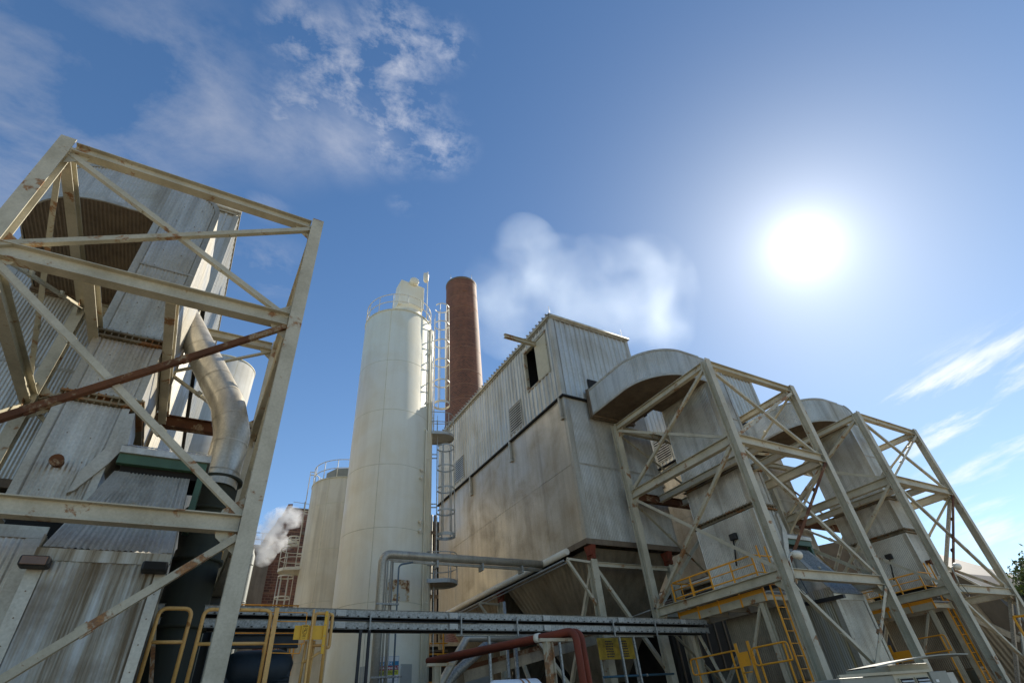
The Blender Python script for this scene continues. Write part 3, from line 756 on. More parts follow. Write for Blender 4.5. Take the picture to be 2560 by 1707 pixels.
# ---- intake boxes standing in front of the ducts
def make_intake():
    xa, xb = -1.98, -.36; yf = 9.95
    c = thing('intake_box', (xa, yf, 0), 'streaked white ribbed metal box with a sloping ribbed top at the lower left', 'duct box', 'ribbed intake boxes in front of the ducts')
    # front box
    MB().box((xa, yf+.016, 2.3), (xb, 11.6, 4.28)).build('box_core', SHEET_DK, c)
    m = MB(); m.rib([(xa, yf), (xb, yf)], 2.3, 4.13, .08, .024); m.build('front_panel', STAIN, c)
    m = MB(); m.rib([(xa-.001, 11.58), (xa-.001, yf)], 1.6, 4.5, .075, .024); m.build('left_panel', YSTAIN, c)
    m = MB(); m.box((xa-.03, yf-.037, 4.131), (xb+.03, yf+.01, 4.30)); m.build('top_trim', STAIN, c)
    m = MB(); m.box((xb-.12, yf-.034, 2.3), (xb+.02, yf-.028, 4.13)); m.box((xb+.012, yf-.0275, 2.3), (xb+.02, yf+.1, 4.28)); m.build('corner_trim', TRIM, c); m = MB(); m.box((xa-.03, yf-.034, 2.3), (xa+.14, yf-.028, 4.13)); m.box((xa-.035, yf-.0275, 2.3), (xa-.027, yf+.13, 4.28))
    m.build('corner_trim', TRIM, c); m = MB(); z = 2.4
    while z < 4.1:
        m.dot((xb-.05, yf-.034, z), (0, -1, 0), .01); m.dot((xa+.06, yf-.034, z), (0, -1, 0), .01); z += .33
    m.build('rivets', SOFF, c)
    # sloping ribbed top
    A, B, Ct, D = V((xa+.02, yf-.01, 4.31)), V((xb+.02, yf-.01, 4.31)), V((xb-.1, 11.08, 5.98)), V((xa+.32, 11.08, 5.98))
    m = MB(); m.ribquad(A, B, Ct, D, .078, .026); m.build('sloping_panel', SHEET, c)
    m = MB(); nn = (B-A).cross(D-A).normalized()
    for p, q, w in ((A, D, .24), (B, Ct, -.15)):
        a0, a1 = p+nn*.02, q+nn*.02; s_ = V((w, 0, 0)); m.poly([a0, a0+s_, a1+s_, a1]); m.poly([a0, a1, a1-nn*.05, a0-nn*.05])
    m.build('slope_trim', TRIM, c)
    m = MB(); m.poly([A, D, (D.x, 11.6, 5.98), (A.x, 11.6, 4.31)]); m.poly([B, (B.x, 11.6, 4.31), (Ct.x, 11.6, 5.98), Ct]); m.poly([D, Ct, (Ct.x, 11.6, 5.98), (D.x, 11.6, 5.98)])
    m.build('cheek_panel', SHEET, c)
    m = MB(); c0 = A.lerp(B, .45).lerp(D.lerp(Ct, .5), .55)+nn*.01; m.tube([c0, c0+nn*.06], .06, 12); m.tube([c0+nn*.05, c0+nn*.075], .035, 10); m.build('blister_cap', TRIM, c)
    # green damper frame and shelf above the slope
    m = MB(); m.box((xa+.30, 10.98, 6.12), (xb+.12, 11.1, 6.30)); m.box((xb+.02, 11.0, 5.2), (xb+.12, 11.9, 6.11)); m.build('damper_frame', GREEN, c)
    MB().box((xa+.38, 11.12, 5.99), (xb, 11.9, 6.3)).build('damper_slot', DARK, c)
    m = MB(); m.box((xa+.3, 10.93, 6.305), (xb+.16, 11.95, 6.43)); m.ribquad((xa+.3, 10.935, 6.435), (xb+.16, 10.935, 6.435), (xb+.14, 11.3, 6.62), (xa+.42, 11.3, 6.62), .07, .012); m.build('shelf', SHEET, c)
    return c
I0 = make_intake()
# fittings of the first box only: two bulkhead lights
for x, cl in ((-1.93, 'amber'), (-.5, 'dark')):
    f = thing('bulkhead_light', (x, 9.7, 4.05), 'black oblong bulkhead light at the left corner of the streaked box' if cl == 'amber' else 'black oblong bulkhead light at the right corner of the streaked box, half behind the brace', 'wall light', 'bulkhead lights on the streaked box')
    MB().box((x-.17, 9.66, 3.99), (x+.17, 9.90, 4.13)).build('housing', RUBBER, f, .03)
    MB().box((x-.14, 9.64, 4.0), (x+.14, 9.658, 4.11)).build('lens', GLASSY if cl == 'amber' else DARK, f, .006)
I1 = copy_tree(I0, (17.46, 10.15, 0))
for c in I1.children:
    k = c.name.split('.')[0]
    if k in ('front_panel', 'top_trim', 'sloping_panel'):
        c.material_slots[0].link = 'OBJECT'; c.material_slots[0].material = TRIM if k != 'sloping_panel' else GALV
MB().bar((17.3, 11.05, 4.18), (17.3, 9.74, 4.14), .12, .10).build('bumper_bar', RUBBER, I1)
I1['label'] = 'ribbed metal box with a grey sloping roof and yellow stained side at lower right'
# ---- ribbed dust housing left of the first box
t = thing('dust_housing', (-4.6, 10.6, 0), 'ribbed grey housing below the leftmost duct, cut by the left edge', 'duct box')
MB().box((-5.2, 10.62, .4), (-2.15, 13.6, 4.72)).build('housing_core', SHEET_DK, t)
m = MB(); m.rib([(-5.2, 10.6), (-2.32, 10.6)], .4, 4.6, .08, .024); m.build('ribbed_panel', SHEET, t)
m = MB(); m.box((-5.2, 10.56, 4.601), (-2.1, 10.585, 4.78)); m.box((-2.32, 10.565, .4), (-2.1, 10.574, 4.6)); m.build('trim', TRIM, t)

# ================================================================== walkways with yellow rails
def railing(m, pts, z, h=1.05, r=.022, mid=(.55,), posts=None):
    """pts: plan polyline"""
    P = [V((*p, z)) for p in pts]
    up_ = V((0, 0, h))
    m.tube([p+up_ for p in P], r, 8)
    for k in mid: m.tube([p+up_*k for p in P], r*.85, 8)
def make_walkway():
    X, Xi, Y0, Y1, Z = 15.0, 16.35, 10.7, 14.3, 4.4
    w = thing('access_walkway', (X, Y0, 0), 'steel walkway with yellow railing in front of the middle duct', 'walkway', 'railed walkways beside the ducts')
    MB().channel((X, Y0, Z-.12), (X, Y1, Z-.12), .07, .22, .014).build('edge_channel', CREAM, w)
    m = MB(); m.channel((Xi, Y0, Z-.12), (Xi, Y1, Z-.12), .07, .22, .014)
    for i in range(5): m.ibeam((X+.04, Y0+.1+(Y1-Y0-.2)*i/4, Z-.12), (Xi-.04, Y0+.1+(Y1-Y0-.2)*i/4, Z-.12), .08, .16, .01)
    m.build('floor_beam', CREAM, w)
    m = MB()
    y = Y0
    while y < Y1: m.box((X+.03, y, Z), (Xi-.03, y+.006, Z+.03)); y += .06
    for x in (X+.03, X+.3, X+.6, X+.9, Xi-.03): m.box((x, Y0, Z+.002), (x+.006, Y1, Z+.028))
    m.build('grating', GALV, w)
    MB().box((X-.03, Y0, Z-.01), (X-.022, Y1, Z+.11)).build('toe_board', YELL, w)
    m = MB(); m.tube(bend([(X-.02, Y0, Z+1.05), (X-.02, Y1, Z+1.05), (Xi-.3, Y1, Z+1.05)], .15), .028, 8); m.tube(bend([(X-.02, Y0, Z+.55), (X-.02, Y1, Z+.55), (Xi-.3, Y1, Z+.55)], .15), .024, 8); m.tube([(X-.02, Y0, Z+.8), (X-.02, Y1, Z+.8)], .018, 8)
    m.tube(bend([(Xi-.3, Y1+.01, Z), (Xi-.3, Y1+.01, Z+1.05), (Xi-.9, Y1+.01, Z+1.05), (Xi-.9, Y1+.01, Z)], .12), .019, 8)
    m.tube(bend([(X-.02, Y0, Z+1.05), (X+1.0, Y0, Z+1.05)], .1), .021, 8); m.tube([(X-.02, Y0, Z+.55), (X+1., Y0, Z+.55)], .017, 8)
    m.build('handrail', YELL, w)
    for i in range(5):
        y = Y0+.02+(Y1-Y0-.04)*i/4
        MB().bar((X-.05, y, Z-.25), (X-.05, y, Z+1.03), .05, .03).build('rail_post', YELL, w)
    for (x, y) in ((X+.1, Y0+.3), (X+.1, Y1-.3), (Xi-.1, Y0+.3)):
        MB().ibeam((x, y, 0), (x, y, Z-.24), .14, .14, .012).build('walkway_leg', CREAM, w)
    MB().bar((X+.1, Y0+.4, Z-.3), (X+.1, Y0+1.7, 2.2), .07).build('knee_brace', CREAM, w)
    MB().bar((X+.1, Y1-.4, Z-.3), (X+.1, Y1-1.5, 1.2), .07).build('knee_brace', CREAM, w)
    return w
W1 = make_walkway()
W2 = copy_tree(W1, (25.1, 10.85, 0)); W2['label'] = 'steel walkway with yellow railing inside the right-hand tower'
def make_access_ladder(x, y, z0, z1, lab, cage=True):
    l = thing('access_ladder', (x, y, 0), lab, 'ladder', 'yellow ladders up to the walkways')
    for s_ in (-.2, .2): MB().bar((x+s_, y, z0), (x+s_, y, z1+1.0), .05, .02).build('stile', YELL, l)
    m = MB(); z = z0+.3
    while z < z1: m.tube([(x-.2, y, z), (x+.2, y, z)], .012, 6); z += .3
    m.build('rungs', YELL, l); return l
make_access_ladder(14.95, 10.3, .0, 4.6, 'yellow ladder rising to the walkway inside the middle tower')
make_access_ladder(26.45, 11.0, 0, 4.9, 'yellow ladder rising to the walkway inside the right-hand tower')
def gate_frame(x0, x1, y, zt, zm, zb, r, mat_, lab, grp='looped guard rails on the lower decks', x1b=None):
    g_ = thing('guard_rail', (x0, y, zb), lab, 'guard rail', grp)
    m = MB(); m.tube(bend([(x0, y, zb), (x0, y, zt), (x1, y, zt), (x1 if x1b is None else x1b, y, zb)], .12), r, 12); m.build('looped_rail', mat_, g_)
    MB().tube([(x0, y, zm), (x1, y, zm)], r*.9, 10).build('mid_rail', mat_, g_); return g_
# lower deck rails of the middle tower (run along the depth)
def depth_rail(x, y0, y1, zt, zm, lab, z0=0.0):
    g_ = thing('guard_rail', (x, y0, 0), lab, 'guard rail', 'looped guard rails on the lower decks')
    MB().tube(bend([(x, y0, zm+.05), (x, y0, zt), (x, y1, zt), (x, y1, zm), (x, y0, zm), (x, y0, zm+.05)], .1), .024, 10, cap=False).build('looped_rail', YELL, g_)
    for k in (.12, .88):
        MB().bar((x+.03, y0+(y1-y0)*k, 0), (x+.03, y0+(y1-y0)*k, zt), .045, .03).build('post', YELL, g_)
    return g_
depth_rail(14.6, 12.05, 13.95, 3.08, 2.66, 'yellow looped rail low in the middle tower, left one of the pair')
depth_rail(14.6, 10.3, 11.5, 3.05, 2.62, 'yellow looped rail low in the middle tower, right one of the pair')
depth_rail(24.9, 13.2, 14.6, 3.3, 2.8, 'yellow looped rail low in the right-hand tower, far one')
depth_rail(24.9, 11.0, 12.3, 3.3, 2.8, 'yellow looped rail low in the right-hand tower, near one')
for (x, y, gy) in ((14.57, 11.55, 12.0), (24.87, 12.35, 13.1)):
    m = thing('gate_post', (x, y, 0), 'yellow hinged gate post between the two looped rails of the %s tower' % ('middle' if x < 20 else 'right-hand'), 'gate')
    for yy in (y, gy): MB().bar((x, yy, 0), (x, yy, 3.25), .07, .05).build('post', YELL, m)
    MB().box((x-.05, y+.06, 2.65), (x-.03, gy-.06, 3.0)).build('latch_plate', YELL, m)
    MB().tube([(x-.04, y+.1, 2.5), (x-.04, gy-.05, 2.5)], .016, 8).build('cross_bar', YELL, m)

# ================================================================== silos
def silo(cx, cy, r, zt, mat_, name, lab, seams, ring_z, rail=True, posts=14):
    s = thing(name, (cx, cy, 0), lab, 'silo')
    MB().lathe((cx, cy), [(r, 0), (r, zt-.02), (r-.03, zt), (.3, zt+.35), (0, zt+.36)], 96).build('shell', mat_, s)
    m = MB()
    for z in ring_z: m.lathe((cx, cy), [(r+.001, z-.012), (r+.006, z), (r+.001, z+.012)], 96)
    for a, za, zb in seams:
        q = V((cx+math.cos(a)*(r+.002), cy+math.sin(a)*(r+.002), 0)); m.bar(q+V((0, 0, za)), q+V((0, 0, zb)), .02, .012, (math.cos(a), math.sin(a), 0))
    m.lathe((cx, cy), [(r+.002, zt-.07), (r+.03, zt-.06), (r+.03, zt+.005), (r-.02, zt+.01)], 96)
    m.build('weld_seams', SEAM, s)
    if rail:
        m = MB()
        for h in (.55, 1.08): m.tube([(cx+r*.99*math.cos(2*math.pi*i/64), cy+r*.99*math.sin(2*math.pi*i/64), zt+h) for i in range(64)], .024, 8, closed=True)
        for i in range(posts):
            a = 2*math.pi*(i+.35)/posts; m.tube([(cx+r*.99*math.cos(a), cy+r*.99*math.sin(a), zt-.1), (cx+r*.99*math.cos(a), cy+r*.99*math.sin(a), zt+1.08)], .022, 8)
        m.build('top_railing', WHITE, s)
    return s

def caged_ladder(s, cx, cy, ang, off, z0, z1, zc0, zc1, mat_, hr=.36, step=1.05):
    """ladder standing off a silo wall; ang: outward direction"""
    o = V((math.cos(ang), math.sin(ang), 0)); t = V((-o.y, o.x, 0)); c = V((cx, cy, 0))+o*off
    l = MB()
    for k in (-.21, .21): l.bar(c+t*k+V((0, 0, z0)), c+t*k+V((0, 0, z1)), .055, .02, o)
    lo = l.build('ladder', mat_, s)
    m = MB(); z = z0+.2
    while z < z1: m.tube([c-t*.21+V((0, 0, z)), c+t*.21+V((0, 0, z))], .013, 6); z += .3
    m.build('rungs', mat_, lo)
    if zc1 > zc0:
        m = MB(); cc = c+o*hr*.95; z = zc0; n = 18; nh = max(1, round((zc1-zc0)/step))
        def hoop(z, hh):
            pts = [cc+o*(hr*math.cos(R(a)))+t*(hr*math.sin(R(a))) for a in [-150+300*i/n for i in range(n+1)]]
            m = MB()
            for a, b in zip(pts, pts[1:]): m.bar(a+V((0, 0, z)), b+V((0, 0, z)), .02, hh)
            m.build('cage_hoop', mat_, lo)
        for i in range(nh+1): hoop(zc0+(zc1-zc0)*i/nh, .13 if i == 0 else .07)
        for a in (-110, -55, 0, 55, 110):
            p = cc+o*((hr-.012)*math.cos(R(a)))+t*((hr-.012)*math.sin(R(a))); MB().tube([p+V((0, 0, zc0)), p+V((0, 0, zc1))], .021, 6).build('cage_strap', mat_, lo)
    z = z0+.8
    while z < z1:
        for k in (-.21, .21): MB().bar(c+t*k+V((0, 0, z)), c+t*k-o*.26+V((0, 0, z)), .03, .045).build('stand_off', mat_, lo)
        z += 2.4
    return lo

def rest_platform(s, cx, cy, ang, off, z, mat_, rr=.72):
    o = V((math.cos(ang), math.sin(ang), 0)); t = V((-o.y, o.x, 0)); c = V((cx, cy, 0))+o*off
    P = [c+o*(-.75)+t*rr]+[c+o*(rr*math.cos(R(a)))+t*(rr*math.sin(R(a))) for a in range(90, -91, -15)]+[c+o*(-.75)-t*rr]
    m = MB(); m.extrude([(p.x, p.y) for p in P][::-1], z-.05, z); pm = m.build('rest_platform', mat_, s)
    m = MB()
    for a, b in zip(P, P[1:]): m.bar(a+V((0, 0, z-.04)), b+V((0, 0, z-.04)), .012, .15)
    m.build('kick_plate', mat_, pm)
    m = MB()
    for h in (.55, 1.08): m.tube([p+V((0, 0, z+h)) for p in P], .02, 8)
    for i in (0, 3, 7, 11, 14): m.tube([P[i]+V((0, 0, z-.1)), P[i]+V((0, 0, z+1.08))], .02, 8)
    m.build('platform_rail', mat_, pm); return pm

CX, CY, SR, SZ = 6.8, 22.0, 1.8, 20.15
TOC = math.atan2(-CY, -CX); RGT = math.atan2(-.295, .956)
S1 = silo(CX, CY, SR, SZ, SILO, 'white_silo', 'tallest white silo, with a filter box on its roof and a caged ladder', [(TOC-R(14), .1, SZ)], (3.2, 5.9, 8.6, 11.3, 14.0, 16.8))
def pol(a, r, z=0): return V((CX+math.cos(a)*r, CY+math.sin(a)*r, z))
rd = V((.956, -.295, 0)); td = V((-.295, -.955, 0)); SC = V((CX, CY, 0))
# filter on the roof: round drum, tapered head, pressure cap
fc = SC+rd*.42-td*.05
m = MB(); m.lathe((fc.x, fc.y), [(.80, SZ+.05), (.80, SZ+.75), (.84, SZ+.78), (.84, SZ+.92), (.79, SZ+.95), (.79, SZ+1.25), (.84, SZ+1.28), (.84, SZ+1.40), (.78, SZ+1.45)], 40); m.build('filter_drum', SILO, S1)
m = MB(); a = math.atan2(rd.y, rd.x)+.25; ux = V((math.cos(a), math.sin(a), 0)); uy = V((-ux.y, ux.x, 0))
q = [fc+ux*sx*.76+uy*sy*.70 for sx, sy in ((-1, -1), (1, -1), (1, 1), (-1, 1))]
n0 = len(m.v); zt_ = [SZ+3.35, SZ+3.0, SZ+3.2, SZ+3.6]; sc_ = (.80, 1, 1, .80)
for p in q: m.v.append(p+V((0, 0, SZ+1.3)))
for p, z, k in zip(q, zt_, sc_): m.v.append(fc+(p-fc)*k+V((0, 0, z)))
for f in ((3,2,1,0),(4,5,6,7),(0,1,5,4),(1,2,6,5),(2,3,7,6),(3,0,4,7)): m.face([n0+i for i in f])
m.build('filter_head', SILO, S1, .04)
m = MB(); cp = fc+ux*.12-uy*.72+V((0, 0, SZ+3.25)); m.tube([cp+uy*.15, cp-uy*.10, cp-uy*.16, cp-uy*.19], [.27, .27, .2, .02], 20); m.build('pressure_cap', SILO, S1)
# beacon pole
pp = SC+rd*1.5+td*.55
m = MB(); m.tube([pp+V((0, 0, SZ-.2)), pp+V((0, 0, SZ+4.25))], .03, 8); m.bar(pp+V((0, 0, SZ+4.15)), pp-rd*.25+V((0, 0, SZ+4.1)), .03); m.build('lamp_pole', WHITE, S1)
m = MB(); lp = pp-rd*.1; m.tube([lp+V((0, 0, SZ+4.05)), lp+V((0, 0, SZ+3.95)), lp+V((0, 0, SZ+3.5)), lp+V((0, 0, SZ+3.4))], [.08, .17, .15, .1], 16); m.build('lamp_head', WHITE, S1)
caged_ladder(S1, CX, CY, RGT, 2.02, 13.7, SZ+1.15, 15.4, SZ+1.9, WHITE, .42, 1.35)
caged_ladder(S1, CX, CY, RGT-.03, 2.20, 6.9, 14.6, 8.75, 12.95, GALVL, .42, 1.05)
caged_ladder(S1, CX, CY, RGT-.06, 2.1, .0, 8.0, 0, 0, GALVL)
rest_platform(S1, CX, CY, RGT, 2.42, 13.55, GALVL, .60); rest_platform(S1, CX, CY, RGT-.04, 2.45, 6.85, GALVL, .62)
m = MB()
for i, (a_, r_, za, zb) in enumerate(((58, .03, 0, 13.4), (62, .025, 0, 13.4), (66, .04, 0, SZ-.5), (72, .07, 0, SZ-.35), (79, .08, 2, SZ-.2))):
    p = pol(TOC+R(a_), SR+.09); m.tube(bend([p+V((0, 0, za)), p+V((0, 0, zb)), p+V((-.15, .1, zb+.05))], .08), r_, 8)
for z in (3, 6, 9, 12, 15, 18): 
    for a_ in (62, 67, 72, 78): m.bar(pol(TOC+R(a_-2), SR+.02, z), pol(TOC+R(a_+2), SR+.14, z), .05, .04)
m.build('conduits', SILO, S1)
for z in (8.6, 9.0, 10.9, 11.3):
    m = MB(); p = pol(TOC+R(48), SR, z); nrm = p-V((CX, CY, z)); nrm.normalize(); m.tube([p, p+nrm*.18], .05, 8); m.tube([p+nrm*.12-V((0, 0, .12)), p+nrm*.12+V((0, 0, .10))], .035, 8)
    m.build('level_sensor', WHITE, S1)
def shell_patch(a0, a1, z0, z1, dr, mat_, name):
    m = MB(); n = 10
    for i in range(n): m.poly([pol(TOC+R(a0+(a1-a0)*i/n), SR+dr, z0), pol(TOC+R(a0+(a1-a0)*(i+1)/n), SR+dr, z0), pol(TOC+R(a0+(a1-a0)*(i+1)/n), SR+dr, z1), pol(TOC+R(a0+(a1-a0)*i/n), SR+dr, z1)])
    return m.build(name, mat_, S1)
shell_patch(5, 36, 5.92, 6.66, .004, PATCH, 'rusty_patch')
shell_patch(28, 44, .6, 3.92, .004, PALE, 'touched_up_paint'); shell_patch(-17, -9, .6, 3.9, .004, PALE, 'touched_up_paint')

S2 = silo(6.95, 31.2, 1.9, 14.45, SILOW, 'cream_silo', 'shorter stained cream silo behind the left side of the tall white one', [(math.atan2(-31.2, -6.95)+.5, .1, 14.4), (math.atan2(-31.2, -6.95)-.5, .1, 14.4)], (2.6, 5.2, 7.8, 10.4, 12.9))
LFT = math.atan2(.217, -.976)
m = MB(); m.lathe((6.95, 31.2), [(1.2, 14.7), (1.2, 15.3), (0, 15.6)], 8, smooth=False); m.build('roof_hatch', GREYBOX, S2)
caged_ladder(S2, 6.95, 31.2, LFT, 2.12, 9.75, 15.4, 11.2, 11.5, WHITE, .3)
caged_ladder(S2, 6.95, 31.2, LFT+.03, 2.12, 2, 10.6, 4.2, 9.4, WHITE, .40, 1.0)
rest_platform(S2, 6.95, 31.2, LFT, 2.35, 9.75, WHITE, .62)
S3 = silo(-1.35, 34.0, 1.85, 22.9, CONC, 'grey_silo', 'pale grey flat-topped silo seen behind the curved pipe at left', [(-1.2, .1, 22.8), (-1.9, .1, 22.8)], (4, 8, 12, 16, 20), rail=False)

# ================================================================== chimney
ch = thing('brick_chimney', (26.4, 53.9, 0), 'tall round red brick chimney behind the white silo', 'chimney')
zc = [0, 10, 20, 30, 40, 50, 57, 58.9]; rc = [2.98, 2.86, 2.77, 2.68, 2.58, 2.49, 2.40, 2.40]
MB().lathe((26.4, 53.9), list(zip(rc, zc)), 96, uvs=True).build('stack', BRICK, ch)
m = MB(); m.lathe((26.4, 53.9), [(2.41, 58.7), (2.45, 58.75), (2.45, 59.05), (2.0, 59.05), (2.0, 56)], 96); m.build('rim', SOFF, ch)
IRONB = m_steel('rusty_iron_band', (.20, .10, .06), .5)
for z in (56., 53, 49.2, 45.3, 41.3, 37.2, 33, 28): r_ = 2.40+(57-z)*.0098+.01; MB().lathe((26.4, 53.9), [(r_-.03, z-.04), (r_+.02, z-.03), (r_+.02, z+.03), (r_-.03, z+.04)], 96).build('iron_band', IRONB, ch)
m = MB()
for a_ in (0, 90, 200, 290): m.tube([(26.4+2.3*math.cos(R(a_)), 53.9+2.3*math.sin(R(a_)), 58.9), (26.4+2.3*math.cos(R(a_)), 53.9+2.3*math.sin(R(a_)), 60.2)], .03, 5)
m.build('lightning_rod', TRIM, ch)

# ================================================================== round pipe and vessel beside each duct
def make_pipe():
    p = thing('round_duct', (.03, 12.55, 0), 'fat cream round duct bending down behind the front post of the left tower', 'duct', 'fat round ducts beside the towers')
    pts = bend([(-2.0, 14.35, 12.1), (-.22, 12.75, 8.62), (.06, 12.55, 7.7), (.04, 12.5, 6.4)], 1.0, 8)
    r = .385
    m = MB(); m.tube(pts, r, 36, cap=False)
    for v in m.v: v += V((math.sin(v.z*9+v.y*7), math.cos(v.z*7+v.x*11), 0))*.008
    m.build('duct_skin', BEIGE, p)
    m = MB(); L = 0; pv = pts[0]; nxt = .4
    for a, b in zip(pts, pts[1:]):
        l = (b-a).length; 
        while nxt < L+l:
            c = a.lerp(b, (nxt-L)/l); d = (b-a).normalized(); MB().tube([c-d*.012, c+d*.012], r+.010, 28, cap=False).build('joint_band', BEIGE, p); nxt += .72
        L += l
    m = MB(); m.lathe((.04, 12.6), [(.43, 0), (.43, 5.1), (.40, 5.12), (.47, 5.5), (.47, 5.75), (.42, 5.95), (.41, 6.7)], 32); m.build('dark_vessel', DKGRN, p)
    for z in (1.5, 2.6, 3.7, 4.9, 5.9, 6.6): MB().lathe((.04, 12.6), [(.40, z-.04), (.485, z-.03), (.485, z+.03), (.40, z+.04)], 32).build('vessel_flange', DKGRN, p)
    return p
P0 = make_pipe()
P1 = copy_tree(P0, (19.45, 12.7, 0)); P1['label'] = 'fat cream round duct behind the ribbed box with the sloping roof'
P2 = copy_tree(P0, (29.6, 12.8, 0)); P2['label'] = 'fat cream round duct at the far right tower'

# ================================================================== cable tray bridge
def tray_pt(x, dy=0, z=0): return V((x, 12.32+.05*x+dy, z))
tr = thing('cable_tray_bridge', (3, 12.4, 0), 'two galvanised cable trays one above the other bridging across the lower middle', 'cable tray')
for k, (za, zb) in enumerate(((3.92, 4.08), (3.69, 3.85))):
    o = MB()
    for dy in (0, .42): o.channel(tray_pt(-1.4, dy, (za+zb)/2), tray_pt(14.85, dy, (za+zb)/2), .03, zb-za, .003, (0, 0, 1), 1)
    t_ = o.build('tray_side', GALV, tr)
    m = MB(); x = -1.3
    m2 = MB()
    while x < 14.8:
        m.bar(tray_pt(x, .0, za+.03), tray_pt(x, .42, za+.03), .04, .02); m2.dot(tray_pt(x, -.017, za+.025), (0, -1, 0), .012, .006); x += .235
    m.bar(tray_pt(-1.35, .21, za+.012), tray_pt(14.8, .21, za+.012), .40, .005)
    m.build('tray_rungs', DARK, t_); m2.build('bolts', DARK, t_)  # underside shade put into the near-black of rungs and bottom plate
    m = MB()
    for j in range(5):
        pts = [tray_pt(-1.3+i*.8, .06+j*.075+random.uniform(-.01, .01), za+.075+random.uniform(0, .03)) for i in range(21)]
        m.tube(pts, .02, 6)
    m.build('cables', RUBBER, t_)
    for x in (2.9, 5.6, 8.35, 11.0, 13.6):
        m = MB(); m.bar(tray_pt(x, -.018, (za+zb)/2), tray_pt(x+.22, -.018, (za+zb)/2), .004, .12)
        for q in (.03, .08, .14, .19): m.dot(tray_pt(x+q, -.02, za+.06), (0, -1, 0), .012); m.dot(tray_pt(x+q, -.02, zb-.05), (0, -1, 0), .012)
        m.build('splice_plate', GALVL, t_)
for x in (3.66, 5.9, 7.5, 10.75, 12.42): MB().channel(tray_pt(x, -.04, 3.58), tray_pt(x, -.04, 4.0), .04, .03, .004).build('hanger', GALV, tr)
for x, z in ((3.45, 3.66), (3.64, 3.66), (6.75, 3.6), (11.6, 3.6), (11.05, 3.6), (8.9, 3.6)):
    MB().channel(tray_pt(x, -.1 if x < 4 else .15, 0), tray_pt(x, -.1 if x < 4 else .15, z), .055, .055, .005, (0, 1, 0)).build('tray_post', GALV if x > 4 else RUBBER, tr)
m = MB(); m.channel(tray_pt(5.86, .15, 3.62), tray_pt(7.55, .15, 3.62), .06, .05, .005); m.channel(tray_pt(10.7, .15, 3.62), tray_pt(12.45, .15, 3.62), .06, .05, .005); m.build('bracket_beam', GALV, tr)
pts = [tray_pt(2.6+i*.3, -.03, 3.875-.03*math.sin(i/16*math.pi)) for i in range(13)]+[tray_pt(6.4, .02, 3.84), tray_pt(6.5, .05, 3.76)]
MB().tube(pts, .011, 6).build('loose_cable', RUBBER, tr)

# loop pipe in front of the silo to the filter building
lp = thing('overhead_pipe', (5.55, 18, 0), 'grey insulated pipe rising before the white silo and turning right towards the filter building', 'pipe')
MB().tube(bend([(5.55, 18, 0), (5.55, 18, 6.9), (12.0, 18, 6.9)], .32, 10), .14, 18).build('main_pipe', TRIM, lp)
m = MB(); 
for i, (dx, r_) in enumerate(((.20, .04), (.30, .035), (.37, .03))): m.tube([(5.55+dx, 18.0-.02*i, 0), (5.55+dx, 18.0-.02*i, 6.72-.05*i), (12.0, 18-.02*i, 6.70-.05*i)] if i < 2 else [(5.55+dx, 18, 0), (5.55+dx, 18, 6.7)], r_, 8)
m.build('tracer_pipes', TRIM, lp)
MB().tube(bend([(6.1, 17.9, 0), (6.1, 17.9, 6.55), (6.6, 17.9, 6.66)], .18), .03, 8).build('blue_conduit', m_plain('slate_conduit', (.12, .16, .19), .5), lp)
for x in (7.5, 9.3, 11.0): MB().box((x-.03, 17.82, 6.52), (x+.03, 18.16, 6.76)).build('pipe_clamp', GALV, lp)
for z in (3.3, 5.3): MB().box((5.4, 17.86, z), (6.16, 17.95, z+.05)).build('pipe_clamp', GALV, lp)

# ================================================================== near red pipes, posts and small tank
r1 = thing('red_pipe', (5.86, 8, 0), 'rust red pipe rising at the lower middle and running left, the nearer one', 'pipe', 'rust red pipes at the bottom')
MB().tube(bend([(4.55, 11.3, 2.93), (5.86, 8, 2.93), (5.96, 8, 0)], .17, 8), .060, 16).build('pipe_run', REDP, r1)
m = MB()
for t_ in (.78,):
    a_, b_ = V((4.55, 11.3, 2.93)), V((5.86, 8, 2.93)); c = a_.lerp(b_, t_); d = (b_-a_).normalized(); m.tube([c-d*.05, c+d*.05], .074, 14)
m.build('clamp_band', WHITE, r1)
r2 = thing('red_pipe', (6.05, 8.1, 0), 'rust red pipe just behind the first one, only its elbow and riser showing', 'pipe', 'rust red pipes at the bottom')
MB().tube(bend([(4.78, 11.3, 2.93), (6.04, 8.1, 2.94), (6.15, 8.1, 0)], .17, 8), .060, 16).build('pipe_run', REDP, r2)
ps = thing('pipe_support', (5.5, 8.3, 0), 'cream steel post with a rust line carrying the red pipes', 'post', 'cream posts under the red pipes')
MB().ibeam((5.52, 8.35, 0), (5.52, 8.35, 2.82), .13, .13, .012).build('post', CREAM2, ps)
MB().bar((5.35, 8.35, 2.84), (6.1, 8.35, 2.84), .08, .05).build('pipe_saddle', CREAM2, ps)
ps = thing('pipe_support', (4.62, 11.2, 0), 'cream steel post under the left end of the red pipes', 'post', 'cream posts under the red pipes')
MB().ibeam((4.66, 11.1, 0), (4.66, 11.1, 2.82), .13, .13, .012).build('post', CREAM2, ps)
MB().bar((4.45, 11.1, 2.84), (5.0, 11.1, 2.84), .08, .05).build('pipe_saddle', CREAM2, ps)
tk = thing('small_tank', (4.65, 8.2, 0), 'small white horizontal tank with rust streaks at the bottom edge', 'tank')
